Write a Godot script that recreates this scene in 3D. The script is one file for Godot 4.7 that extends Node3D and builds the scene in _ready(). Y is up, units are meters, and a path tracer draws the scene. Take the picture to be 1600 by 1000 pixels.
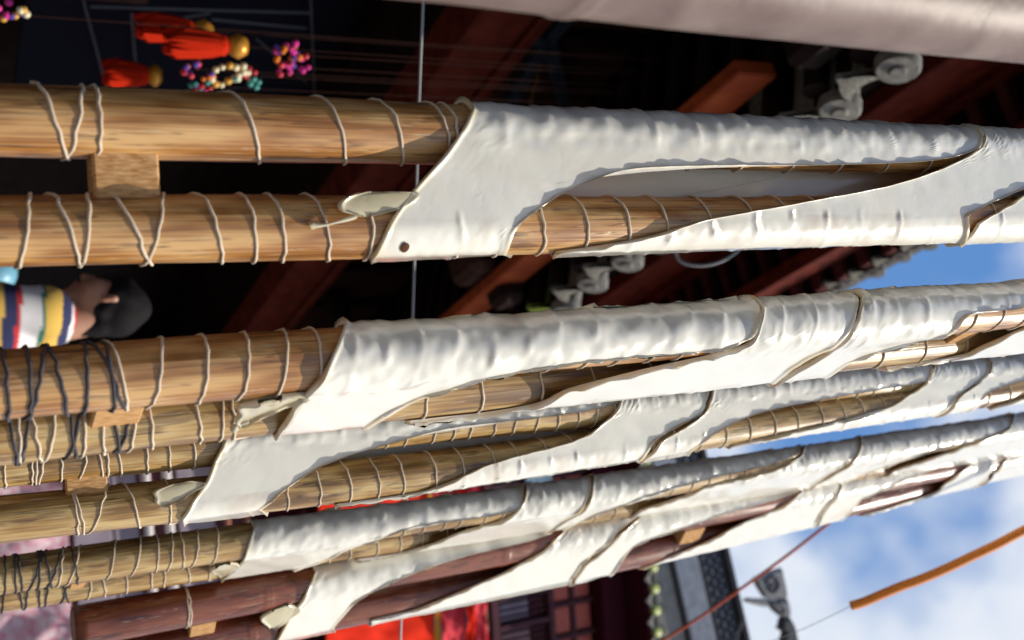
extends Node3D

# ---------------------------------------------------------------- camera frame
const F := 1753.0
const CAM_Y := 1.1
var AX: Vector3   # photo right
var AY: Vector3   # photo up
var AF: Vector3   # into the photo
var EYE := Vector3(0, CAM_Y, 0)
var rng := RandomNumberGenerator.new()
var names := {}
var M := {}
var wob := FastNoiseLite.new()
var wob2 := FastNoiseLite.new()

func at(x: float, y: float, d: float) -> Vector3:
	return EYE + AF * d + AX * ((x - 800.0) / F * d) - AY * ((y - 500.0) / F * d)

func at_z(x: float, y: float, z: float) -> Vector3:
	var q := AF + AX * ((x - 800.0) / F) - AY * ((y - 500.0) / F)
	return EYE + q * (z / q.z)

func proj(p: Vector3) -> Vector2:
	var q := p - EYE
	var d := q.dot(AF)
	return Vector2(800.0 + F * q.dot(AX) / d, 500.0 - F * q.dot(AY) / d)

# ---------------------------------------------------------------- naming
func numbered(called: String) -> String:
	var n: int = names.get(called, 0)
	names[called] = n + 1
	return called if n == 0 else "%s_%03d" % [called, n]

func tag(o: Node, label: String, category: String, group := "") -> Node:
	o.set_meta("label", label)
	o.set_meta("category", category)
	if group != "":
		o.set_meta("group", group)
	return o

func thing(called: String, pos: Vector3, label: String, category: String, group := "") -> Node3D:
	var o := Node3D.new()
	o.name = numbered(called)
	add_child(o)
	o.position = pos
	tag(o, label, category, group)
	return o

func put(mesh: Mesh, called: String, mat: Material, parent: Node = null) -> MeshInstance3D:
	var o := MeshInstance3D.new()
	o.mesh = mesh
	o.material_override = mat
	o.cast_shadow = GeometryInstance3D.SHADOW_CASTING_SETTING_ON
	if parent == null:
		o.name = numbered(called)
		add_child(o)
	else:
		o.name = called
		parent.add_child(o, true)
	return o

func structure(mesh: Mesh, called: String, mat: Material) -> MeshInstance3D:
	var o := put(mesh, called, mat)
	o.set_meta("kind", "structure")
	return o

# ---------------------------------------------------------------- mesh helpers
# a grid of rows x cols points; wrapped across the columns when closed. "out" tells which way is outside near a point
func grid_mesh(P: PackedVector3Array, rows: int, cols: int, closed: bool, flip: bool, colors := PackedColorArray(), uvs := PackedVector2Array()) -> ArrayMesh:
	var N := PackedVector3Array()
	N.resize(P.size())
	for r in rows:
		var r0 := maxi(r - 1, 0)
		var r1 := mini(r + 1, rows - 1)
		for c in cols:
			var c0 := c - 1
			var c1 := c + 1
			if closed:
				c0 = (c0 + cols) % cols
				c1 = c1 % cols
			else:
				c0 = maxi(c0, 0)
				c1 = mini(c1, cols - 1)
			var a := P[r1 * cols + c] - P[r0 * cols + c]
			var b := P[r * cols + c1] - P[r * cols + c0]
			var n := a.cross(b).normalized()
			N[r * cols + c] = -n if flip else n
	var I := PackedInt32Array()
	var nc := cols if closed else cols - 1
	for r in rows - 1:
		for c in nc:
			var d := (c + 1) % cols
			var i0 := r * cols + c
			var i1 := r * cols + d
			var i2 := i0 + cols
			var i3 := i1 + cols
			if flip:
				I.append_array([i0, i2, i1, i1, i2, i3])
			else:
				I.append_array([i0, i1, i2, i1, i3, i2])
	var A := []
	A.resize(Mesh.ARRAY_MAX)
	A[Mesh.ARRAY_VERTEX] = P
	A[Mesh.ARRAY_NORMAL] = N
	A[Mesh.ARRAY_INDEX] = I
	if colors.size() > 0:
		A[Mesh.ARRAY_COLOR] = colors
	if uvs.size() > 0:
		A[Mesh.ARRAY_TEX_UV] = uvs
	var m := ArrayMesh.new()
	m.add_surface_from_arrays(Mesh.PRIMITIVE_TRIANGLES, A)
	return m

func tube_into(st: SurfaceTool, pts: PackedVector3Array, radii: PackedFloat32Array, sides := 7) -> void:
	# swept round tube with parallel transported frame and closed ends
	var n := pts.size()
	var up := Vector3.UP
	var t0 := (pts[1] - pts[0]).normalized()
	if absf(t0.dot(up)) > 0.9:
		up = Vector3.RIGHT
	var side := t0.cross(up).normalized()
	var rings := []
	for i in n:
		var t := (pts[mini(i + 1, n - 1)] - pts[maxi(i - 1, 0)]).normalized()
		side = (side - t * side.dot(t)).normalized()
		var b := t.cross(side)
		var ring := []
		for k in sides:
			var ang := TAU * k / sides
			ring.append(side * cos(ang) + b * sin(ang))
		rings.append(ring)
	for i in n - 1:
		var ra := radii[i] if radii.size() > 1 else radii[0]
		var rb := radii[i + 1] if radii.size() > 1 else radii[0]
		for k in sides:
			var k2 := (k + 1) % sides
			var quad := [[i, k, ra], [i + 1, k, rb], [i, k2, ra], [i, k2, ra], [i + 1, k, rb], [i + 1, k2, rb]]
			for q in quad:
				var d: Vector3 = rings[q[0]][q[1]]
				st.set_normal(d)
				st.add_vertex(pts[q[0]] + d * q[2])
	for e in [0, n - 1]:
		var tt := (pts[1] - pts[0]).normalized() * -1.0 if e == 0 else (pts[n - 1] - pts[n - 2]).normalized()
		var rr := radii[e] if radii.size() > 1 else radii[0]
		for k in sides:
			var k2 := (k + 1) % sides
			var tri := [k, k2] if e == 0 else [k2, k]
			st.set_normal(tt)
			st.add_vertex(pts[e])
			st.set_normal(tt)
			st.add_vertex(pts[e] + rings[e][tri[0]] * rr)
			st.set_normal(tt)
			st.add_vertex(pts[e] + rings[e][tri[1]] * rr)

func tube(pts: PackedVector3Array, r: float, sides := 7) -> ArrayMesh:
	var st := SurfaceTool.new()
	st.begin(Mesh.PRIMITIVE_TRIANGLES)
	tube_into(st, pts, PackedFloat32Array([r]), sides)
	return st.commit()

func smooth_path(pts: Array, per: int) -> PackedVector3Array:
	var out := PackedVector3Array()
	for i in pts.size() - 1:
		var a: Vector3 = pts[maxi(i - 1, 0)]
		var b: Vector3 = pts[i]
		var c: Vector3 = pts[i + 1]
		var d: Vector3 = pts[mini(i + 2, pts.size() - 1)]
		for k in per:
			out.append(b.cubic_interpolate(c, a, d, float(k) / per))
	out.append(pts[pts.size() - 1])
	return out

# a box with bevelled edges in its own axes: size s, bevel b, placed by the transform
func bev_box(s: Vector3, b := 0.006) -> ArrayMesh:
	var st := SurfaceTool.new()
	st.begin(Mesh.PRIMITIVE_TRIANGLES)
	bev_into(st, Transform3D(), s, b)
	return st.commit()

func bev_into(st: SurfaceTool, T: Transform3D, s: Vector3, b := 0.006) -> void:
	b = minf(b, minf(s.x, minf(s.y, s.z)) * 0.4)
	var h := s * 0.5
	var i := h - Vector3(b, b, b)
	var quads := []
	for ax in 3:
		var u := (ax + 1) % 3
		var v := (ax + 2) % 3
		for sg in [-1.0, 1.0]:
			var q := []
			for k in [[-1, -1], [1, -1], [1, 1], [-1, 1]]:
				var p := Vector3()
				p[ax] = h[ax] * sg
				p[u] = i[u] * k[0]
				p[v] = i[v] * k[1]
				q.append(p)
			quads.append(q)
		for su in [-1.0, 1.0]:
			for sv in [-1.0, 1.0]:
				var q2 := []
				for e in [[-1, 0], [1, 0], [1, 1], [-1, 1]]:
					var p2 := Vector3()
					p2[ax] = i[ax] * e[0]
					p2[u] = (h[u] if e[1] == 0 else i[u]) * su
					p2[v] = (i[v] if e[1] == 0 else h[v]) * sv
					q2.append(p2)
				quads.append(q2)
	for sx in [-1.0, 1.0]:
		for sy in [-1.0, 1.0]:
			for sz in [-1.0, 1.0]:
				var a := Vector3(h.x * sx, i.y * sy, i.z * sz)
				var b2 := Vector3(i.x * sx, h.y * sy, i.z * sz)
				var c := Vector3(i.x * sx, i.y * sy, h.z * sz)
				quads.append([a, b2, c])
	for q in quads:
		var n: Vector3 = (q[1] - q[0]).cross(q[2] - q[0]).normalized()
		var mid: Vector3 = (q[0] + q[1] + q[2]) / 3.0
		var order := [0, 2, 1] if n.dot(mid) > 0 else [0, 1, 2]
		var order2 := [0, 3, 2] if n.dot(mid) > 0 else [0, 2, 3]
		if n.dot(mid) < 0:
			n = -n
		var wn := (T.basis * n).normalized()
		var seq := order + order2 if q.size() == 4 else order
		for k in seq:
			st.set_normal(wn)
			st.add_vertex(T * q[k])

func lathe(profile: Array, sides := 20) -> ArrayMesh:
	# profile of [radius, y] turned round y
	var P := PackedVector3Array()
	for p in profile:
		for k in sides:
			var a := TAU * k / sides
			P.append(Vector3(cos(a) * p[0], p[1], sin(a) * p[0]))
	return grid_mesh(P, profile.size(), sides, true, false)

# ---------------------------------------------------------------- materials
func mat(c: Color, rough := 0.8, metal := 0.0) -> StandardMaterial3D:
	var m := StandardMaterial3D.new()
	m.albedo_color = c.linear_to_srgb()
	m.roughness = rough
	m.metallic = metal
	if rough >= 0.6:
		m.metallic_specular = 0.2
	return m

func noise_tex(w: int, h: int, freq: float, sd: int, lo: Color, hi: Color, oct := 4, stretch := Vector2(1, 1)) -> ImageTexture:
	var n := FastNoiseLite.new()
	n.seed = sd
	n.frequency = freq
	n.fractal_octaves = oct
	var im := Image.create(w, h, false, Image.FORMAT_RGB8)
	for y in h:
		for x in w:
			var fx := float(x) / w
			var fy := float(y) / h
			# blended so that it repeats without a seam
			var a := n.get_noise_2d(x * stretch.x, y * stretch.y)
			var b := n.get_noise_2d((x - w) * stretch.x, y * stretch.y)
			var c := n.get_noise_2d(x * stretch.x, (y - h) * stretch.y)
			var d := n.get_noise_2d((x - w) * stretch.x, (y - h) * stretch.y)
			var v := lerpf(lerpf(a, b, fx), lerpf(c, d, fx), fy)
			v = clampf(0.5 + v * 1.1, 0.0, 1.0)
			im.set_pixel(x, y, lo.lerp(hi, v).linear_to_srgb())
	return ImageTexture.create_from_image(im)

func normal_tex(w: int, freq: float, sd: int, strength: float, oct := 4, stretch := Vector2(1, 1)) -> ImageTexture:
	var t := noise_tex(w, w, freq, sd, Color(0, 0, 0), Color(1, 1, 1), oct, stretch)
	var im := t.get_image()
	im.bump_map_to_normal_map(strength)
	return ImageTexture.create_from_image(im)

func worn(c: Color, c2: Color, rough: float, scale: float, sd: int, freq := 0.02, stretch := Vector2(1, 1)) -> StandardMaterial3D:
	var m := StandardMaterial3D.new()
	m.albedo_texture = noise_tex(192, 192, freq, sd, c, c2, 5, stretch)
	m.roughness = rough
	if rough >= 0.6:
		m.metallic_specular = 0.2
	m.uv1_triplanar = true
	m.uv1_world_triplanar = true
	m.uv1_scale = Vector3.ONE * scale
	return m

func bamboo(base: Color, dark: Color, pale: Color, sd: int, rough: float, knot := 0.0) -> StandardMaterial3D:
	var W := 256
	var H := 1024
	var im := Image.create(W, H, false, Image.FORMAT_RGB8)
	var bump := Image.create(W, H, false, Image.FORMAT_RGB8)
	var n := FastNoiseLite.new()
	n.seed = sd
	n.frequency = 1.0
	n.fractal_octaves = 3
	var knots := []
	for k in 9:
		knots.append(Vector3(fposmod(k * 0.381 + sd * 0.17, 1.0), fposmod(k * 0.1173 + sd * 0.31, 1.0), 0.5 + 0.5 * fposmod(k * 0.73, 1.0)))
	for y in H:
		for x in W:
			var a := TAU * x / W
			var cx := cos(a)
			var cy := sin(a)
			var v := float(y) / H
			var lat := n.get_noise_3d(cx * 0.7 + 5.0, cy * 0.7, v * 5.0)
			var fib := n.get_noise_3d(cx * 9.0, cy * 9.0, v * 4.0 + 40.0)
			var fine := n.get_noise_3d(cx * 26.0, cy * 26.0, v * 9.0 + 90.0)
			var crack := n.get_noise_3d(cx * 15.0 + 30.0, cy * 15.0, v * 3.0)
			var spot := n.get_noise_3d(cx * 2.2 - 20.0, cy * 2.2, v * 13.0)
			var c := base
			var patch := n.get_noise_3d(cx * 1.1 + 12.0, cy * 1.1, v * 8.0 + 3.0)
			c = c.lerp(pale, clampf(0.42 + lat * 0.8 + patch * 1.5 + fib * 0.4, 0.0, 1.0) * 0.85)
			c = c.lerp(dark, clampf(0.04 - fib * 0.9 + fine * 0.35 - lat * 0.9 - patch * 0.7, 0.0, 1.0) * 0.8)
			var cr := smoothstep(0.05, 0.0, absf(crack)) * smoothstep(-0.05, 0.25, lat)
			c = c.lerp(dark * 0.5, cr * 0.7)
			c = c.lerp(dark * 0.8, smoothstep(0.22, 0.5, spot + lat * 0.5) * 0.5)
			c = c.lerp(dark * 0.45, smoothstep(0.52, 0.62, spot + fine * 0.4) * 0.6)
			for q in knots:
				var kd: float = Vector2(absf(fposmod(float(x) / W - q.x + 0.5, 1.0) - 0.5) * 28.0, (v - q.y) * 105.0).length() / q.z
				if kd < 2.2:
					c = c.lerp(dark * 0.45, exp(-kd * kd * 1.6) * 0.85)
					c = c.lerp(dark, 0.35 * exp(-pow((kd - 1.25) / 0.25, 2.0)))
			var smear := n.get_noise_3d(cx * 5.0 + 60.0, cy * 5.0, v * 2.2 + 10.0)
			c = c.lerp(Color(0.62, 0.55, 0.45), smoothstep(0.03, 0.0, absf(smear)) * smoothstep(-0.05, 0.25, fib + spot) * (0.6 if knot < 2.0 else 0.0))
			if knot > 0.0:
				var blot := n.get_noise_3d(cx * 1.6 + 80.0, cy * 1.6, v * 9.0) + fine * 0.35
				c = c.lerp(pale, smoothstep(-0.05, 0.3, blot) * 0.75)
			im.set_pixel(x, y, c.linear_to_srgb())
			var hgt := 0.5 + fib * 0.35 + fine * 0.2 - cr * 0.5
			bump.set_pixel(x, y, Color(hgt, hgt, hgt))
	bump.bump_map_to_normal_map(2.2)
	var m := StandardMaterial3D.new()
	m.albedo_texture = ImageTexture.create_from_image(im)
	m.normal_enabled = true
	m.normal_texture = ImageTexture.create_from_image(bump)
	m.normal_scale = 0.5
	m.roughness = rough
	m.clearcoat_enabled = true
	m.clearcoat = 0.4
	m.clearcoat_roughness = 0.3
	return m

func materials() -> void:
	M.bamboo_tan = bamboo(Color(0.42, 0.185, 0.048), Color(0.10, 0.038, 0.010), Color(0.64, 0.40, 0.165), 11, 0.36)
	M.bamboo_olive = bamboo(Color(0.36, 0.20, 0.055), Color(0.09, 0.042, 0.012), Color(0.58, 0.42, 0.18), 23, 0.38)
	M.bamboo_red = bamboo(Color(0.17, 0.036, 0.013), Color(0.06, 0.013, 0.006), Color(0.24, 0.075, 0.036), 37, 0.3)
	M.bamboo_post = worn(Color(0.10, 0.05, 0.042), Color(0.215, 0.155, 0.135), 0.5, 4.0, 53, 0.02)
	M.bamboo_post.normal_enabled = true
	M.bamboo_post.normal_texture = normal_tex(192, 0.04, 54, 3.0)
	M.bamboo_post.normal_scale = 0.15
	M.block_wood = worn(Color(0.36, 0.17, 0.06), Color(0.68, 0.43, 0.21), 0.7, 14.0, 5, 0.035, Vector2(3.0, 0.7))
	M.cord = worn(Color(0.52, 0.43, 0.32), Color(0.80, 0.70, 0.57), 0.9, 60.0, 6, 0.06)
	M.dark_cord = worn(Color(0.035, 0.035, 0.045), Color(0.14, 0.13, 0.14), 0.9, 60.0, 7, 0.06)
	var ch := StandardMaterial3D.new()
	ch.vertex_color_use_as_albedo = true
	ch.albedo_color = Color.WHITE
	ch.roughness = 0.28
	ch.subsurf_scatter_enabled = true
	ch.subsurf_scatter_strength = 0.07
	ch.clearcoat_enabled = true
	ch.clearcoat = 0.8
	ch.clearcoat_roughness = 0.07
	ch.normal_enabled = true
	ch.normal_texture = normal_tex(384, 0.010, 71, 6.0, 3)
	ch.normal_scale = 0.16
	ch.uv1_triplanar = true
	ch.uv1_world_triplanar = true
	ch.uv1_scale = Vector3.ONE * 9.0
	M.cheese = ch
	M.red_wood = worn(Color(0.05, 0.007, 0.004), Color(0.135, 0.022, 0.011), 0.6, 1.3, 81, 0.03)
	M.orange_wood = worn(Color(0.20, 0.035, 0.012), Color(0.36, 0.075, 0.022), 0.6, 1.3, 82, 0.03)
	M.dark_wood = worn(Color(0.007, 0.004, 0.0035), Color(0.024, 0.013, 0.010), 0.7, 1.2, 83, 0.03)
	M.blue_paint = worn(Color(0.012, 0.018, 0.03), Color(0.035, 0.05, 0.075), 0.6, 2.0, 84, 0.03)
	M.gold_paint = mat(Color(0.20, 0.10, 0.02), 0.5)
	M.tile = worn(Color(0.10, 0.10, 0.095), Color(0.30, 0.29, 0.27), 0.85, 3.0, 85, 0.04)
	M.tile_end = worn(Color(0.035, 0.038, 0.03), Color(0.30, 0.29, 0.26), 0.9, 9.0, 86, 0.05)
	M.moss = worn(Color(0.05, 0.08, 0.012), Color(0.20, 0.25, 0.05), 0.95, 12.0, 87, 0.05)
	M.wire = mat(Color(0.30, 0.31, 0.33), 0.5, 0.3)

# ---------------------------------------------------------------- bamboo poles and racks
# a pole runs through two sight lines (photo y at x = 0 and at x = 1600); every height h is metres above the ground
func pole(y0: float, y1: float, w0: float, dia: float, bend := 0.0, early := 1.0) -> Dictionary:
	var d0 := dia * F / w0
	var a := at(0, y0, d0)
	var b := at(1600, y1, d0 * 3950.0 / 2350.0)
	var o := (at(800, y0 + 10, d0 * 1.25) - at(800, y0, d0 * 1.25)).normalized()
	o.y = 0
	return {"a": a, "b": b, "r": dia * 0.5, "bend": o * (bend * d0 * 1.25 / F), "early": early, "turns": []}

func centre(p: Dictionary, h: float) -> Vector3:
	var t: float = (h - p.a.y) / (p.b.y - p.a.y)
	var c: Vector3 = p.a.lerp(p.b, t)
	c.y = h
	if t > 0.0 and t < 1.0:
		var s := sin(PI * pow(t, p.early))
		c += p.bend * (s * s)
	return c

func radius(p: Dictionary, h: float) -> float:
	return p.r * (1.0 + 0.02 * sin(h * 9.0 + p.a.x * 60.0))

func h_on_pole(p: Dictionary, px: float, t: float, extra := 0.0) -> float:
	var h: float = lerpf(p.a.y, p.b.y, px / 1600.0 * 0.8)
	for k in 6:
		var x0 := proj(round_pole(p, h, t, extra)).x
		var x1 := proj(round_pole(p, h + 0.01, t, extra)).x
		h += clampf((px - x0) / (x1 - x0) * 0.01, -0.5, 0.5)
	return h

# t = 0 at the silhouette nearer the top of the photo, half a turn over the front to the other silhouette
func round_pole(p: Dictionary, h: float, t: float, extra := 0.0) -> Vector3:
	var c := centre(p, h)
	var m := EYE - c
	m.y = 0
	m = m.normalized()
	var e := Vector3(m.z, 0, -m.x)
	if e.x < 0:
		e = -e
	return c + (e * -cos(t) + m * sin(t)) * (radius(p, h) + extra)

func pole_mesh(p: Dictionary, h0: float, h1: float, node_step := 0.0, node_first := 0.0) -> ArrayMesh:
	var sides := 28
	var n := int((h1 - h0) / 0.02) + 2
	var P := PackedVector3Array()
	var U := PackedVector2Array()
	var off := rng.randf()
	var hs := []
	for i in n:
		hs.append(lerpf(h0, h1, float(i) / (n - 1)))
	if node_step > 0.0:
		var nh := node_first
		while nh < h1:
			for dd in [-0.012, -0.006, -0.003, 0.0, 0.003, 0.006, 0.012]:
				if nh + dd > h0 and nh + dd < h1:
					hs.append(nh + dd)
			nh += node_step
		hs.sort()
	hs.push_front(h0)
	hs.append(h1)
	n = hs.size()
	for i in n:
		var h: float = hs[i]
		var k := 0.02 if i == 0 or i == n - 1 else 1.0
		if i == 1 or i == n - 2:
			k = 0.97
		if node_step > 0.0:
			var q := absf(fposmod(h - node_first + node_step * 0.5, node_step) - node_step * 0.5)
			k *= 1.0 + 0.05 * exp(-q * q / 0.00004) - 0.035 * exp(-q * q / 0.000003)
		for s in sides + 1:
			var a := TAU * s / sides
			var c := centre(p, h)
			var rr := radius(p, h) * k + wob.get_noise_3d(cos(a) * 30.0 + p.a.x * 900.0, sin(a) * 30.0, h * 60.0) * 0.0009
			P.append(c + Vector3(cos(a), 0, sin(a)) * rr)
			U.append(Vector2(float(s) / sides, h * 0.9 + off))
	return grid_mesh(P, n, sides + 1, false, false, PackedColorArray(), U)

func turns_of(p: Dictionary, L: Array, auto: Array) -> Array:
	# [start, end, pitch, slant]: more windings at an even pitch, a little irregular
	var out := []
	for q in L:
		out.append([h_on_pole(p, q[0], 0.25), h_on_pole(p, q[1], PI - 0.25)])
	if auto.size() == 4:
		var x: float = auto[0]
		while x < auto[1]:
			var k := (3950.0 - x) / 3950.0
			var j := rng.randf_range(-0.16, 0.16)
			out.append([h_on_pole(p, x, 0.25), h_on_pole(p, x + auto[3] * k + rng.randf_range(-4, 4), PI - 0.25)])
			x += auto[2] * k * (1.15 + j)
	return out

func string_mesh(p: Dictionary, turns: Array, r: float) -> ArrayMesh:
	var pts := PackedVector3Array()
	var rad := PackedFloat32Array()
	for i in turns.size():
		var q: Array = turns[i]
		for k in 12:
			var f := k / 12.0
			var h := lerpf(q[0], q[1], f)
			h += wob.get_noise_2d(h * 900.0 + i * 7.0, f * 60.0) * 0.0022
			pts.append(round_pole(p, h, PI * f, r * 0.55))
			rad.append(r * (1.0 + 0.25 * wob.get_noise_1d(pts.size() * 23.0)))
		if i < turns.size() - 1:
			for k in 8:
				var f2 := k / 8.0
				pts.append(round_pole(p, lerpf(q[1], turns[i + 1][0], f2), PI + PI * f2, r * 0.55))
				rad.append(r)
	var st := SurfaceTool.new()
	st.begin(Mesh.PRIMITIVE_TRIANGLES)
	tube_into(st, pts, rad, 6)
	return st.commit()

# the stretched outline round both poles of a rack at height h: c = 0 outermost on the first pole, 0.25 to 0.75 the flat front, 1 outermost on the second, on round the back to 2
var env_p := Vector3()
var env_n := Vector3()
func env(R: Dictionary, c: float, h: float, off: float) -> void:
	var a := centre(R.p1, h)
	var b := centre(R.p2, h)
	var ra := radius(R.p1, h)
	var rb := radius(R.p2, h)
	var e := b - a
	e.y = 0
	e = e.normalized()
	var m := Vector3(-e.z, 0, e.x)
	if m.dot(EYE - a) < 0:
		m = -m
	c = fposmod(c, 2.0)
	if c < 0.25 or c >= 1.75:
		var t := (c if c < 0.25 else c - 2.0) / 0.25 * PI * 0.5
		env_n = e * -cos(t) + m * sin(t)
		env_p = a + env_n * (ra + off)
	elif c < 0.75:
		var f := (c - 0.25) / 0.5
		env_n = m
		env_p = a.lerp(b, f) + m * (lerpf(ra, rb, f) + off)
	elif c < 1.25:
		var t2 := (c - 0.75) / 0.25 * PI * 0.5
		env_n = m * cos(t2) + e * sin(t2)
		env_p = b + env_n * (rb + off)
	else:
		var f2 := (c - 1.25) / 0.5
		env_n = -m
		env_p = b.lerp(a, f2) - m * (lerpf(rb, ra, f2) + off)

func env_h(R: Dictionary, c: float, px: float) -> float:
	var h: float = lerpf(R.p1.a.y, R.p1.b.y, px / 1600.0 * 0.8)
	for k in 5:
		env(R, c, h, 0.003)
		var x0 := proj(env_p).x
		env(R, c, h + 0.01, 0.003)
		h += clampf((px - x0) / (proj(env_p).x - x0) * 0.01, -0.5, 0.5)
	return h

func pick(R: Dictionary, px: float, py: float) -> Vector2:
	var best := Vector2()
	var err := 1e9
	for k in 81:
		var c := -0.34 + 1.68 * k / 80.0
		var h := env_h(R, c, px)
		env(R, c, h, 0.003)
		if env_n.dot(EYE - env_p) < -0.02 * EYE.distance_to(env_p):
			continue
		var q := absf(proj(env_p).y - py)
		if q < err:
			err = q
			best = Vector2(c, h)
	return best

# windings of cord: [photo x where a turn comes over the upper edge, photo x where it leaves the lower edge]
func rack(label: String, p1: Dictionary, p2: Dictionary, m1: Material, m2: Material, spec: Dictionary) -> Dictionary:
	var o := thing("drying_rack", Vector3.ZERO, label, "drying rack", "bamboo cheese racks")
	var R := {"p1": p1, "p2": p2, "node": o}
	var k := 0
	for p in [p1, p2]:
		var low: float = 0.0
		if spec.has("from"):
			low = h_on_pole(p, spec.from[k], PI * 0.5)
		var high: float = h_on_pole(p, 1600, PI * 0.5) + 0.35
		put(pole_mesh(p, low, high, spec.get("node", 0.0), low + 0.31), "bamboo_pole", m1 if k == 0 else m2, o)
		var t := turns_of(p, spec.s[k], spec.auto[k])
		p.turns = t
		if t.size() > 1:
			put(string_mesh(p, t, spec.get("cord", 0.0016)), "cord", M.cord, o)
		if spec.has("dark") and spec.dark[k].size() > 1:
			put(string_mesh(p, turns_of(p, spec.dark[k], []), spec.get("cord", 0.0016) * 1.15), "dark_cord", M.dark_cord, o)
		k += 1
	for s in spec.get("spacer", []):
		var h0 := h_on_pole(p2, s[0], PI * 0.3)
		var h1 := h_on_pole(p2, s[1], PI * 0.3)
		var hm := (h0 + h1) * 0.5
		var a := centre(p1, hm)
		var b := centre(p2, hm)
		var e := (b - a).normalized()
		var m := Vector3(-e.z, 0, e.x)
		if m.dot(EYE - a) < 0:
			m = -m
		var gap := a.distance_to(b) - radius(p1, hm) - radius(p2, hm)
		var bx := put(bev_box(Vector3(gap + 0.014, h1 - h0, 0.03), 0.002), "spacer_block", M.block_wood, o)
		bx.transform = Transform3D(Basis(e, Vector3.UP, e.cross(Vector3.UP)), (a + e * radius(p1, hm)).lerp(b - e * radius(p2, hm), 0.5) + m * float(s[2]))
	return R

func catmull(L: Array, per: int) -> Array:
	var out := []
	for i in L.size() - 1:
		var a: Vector2 = L[maxi(i - 1, 0)]
		var b: Vector2 = L[i]
		var c: Vector2 = L[i + 1]
		var d: Vector2 = L[mini(i + 2, L.size() - 1)]
		# tangents scaled by the chord so that uneven points do not overshoot
		var l1 := maxf(a.distance_to(b), 1e-4)
		var l2 := maxf(b.distance_to(c), 1e-4)
		var l3 := maxf(c.distance_to(d), 1e-4)
		for k in per:
			out.append(b.cubic_interpolate_in_time(c, a, d, float(k) / per, l2, -l1, l2 + l3) if i > 0 and i < L.size() - 2 else b.lerp(c, float(k) / per))
	out.append(L[L.size() - 1])
	return out

func resample(L: Array, n: int) -> Array:
	var len_ := [0.0]
	for i in L.size() - 1:
		var d: Vector2 = L[i + 1] - L[i]
		len_.append(len_[i] + sqrt(d.x * d.x * 0.03 + d.y * d.y))
	var out := []
	var j := 0
	for i in n:
		var want: float = len_[len_.size() - 1] * i / (n - 1)
		while j < L.size() - 2 and len_[j + 1] < want:
			j += 1
		var f: float = (want - len_[j]) / maxf(len_[j + 1] - len_[j], 1e-6)
		out.append(L[j].lerp(L[j + 1], clampf(f, 0, 1)))
	return out

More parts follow.
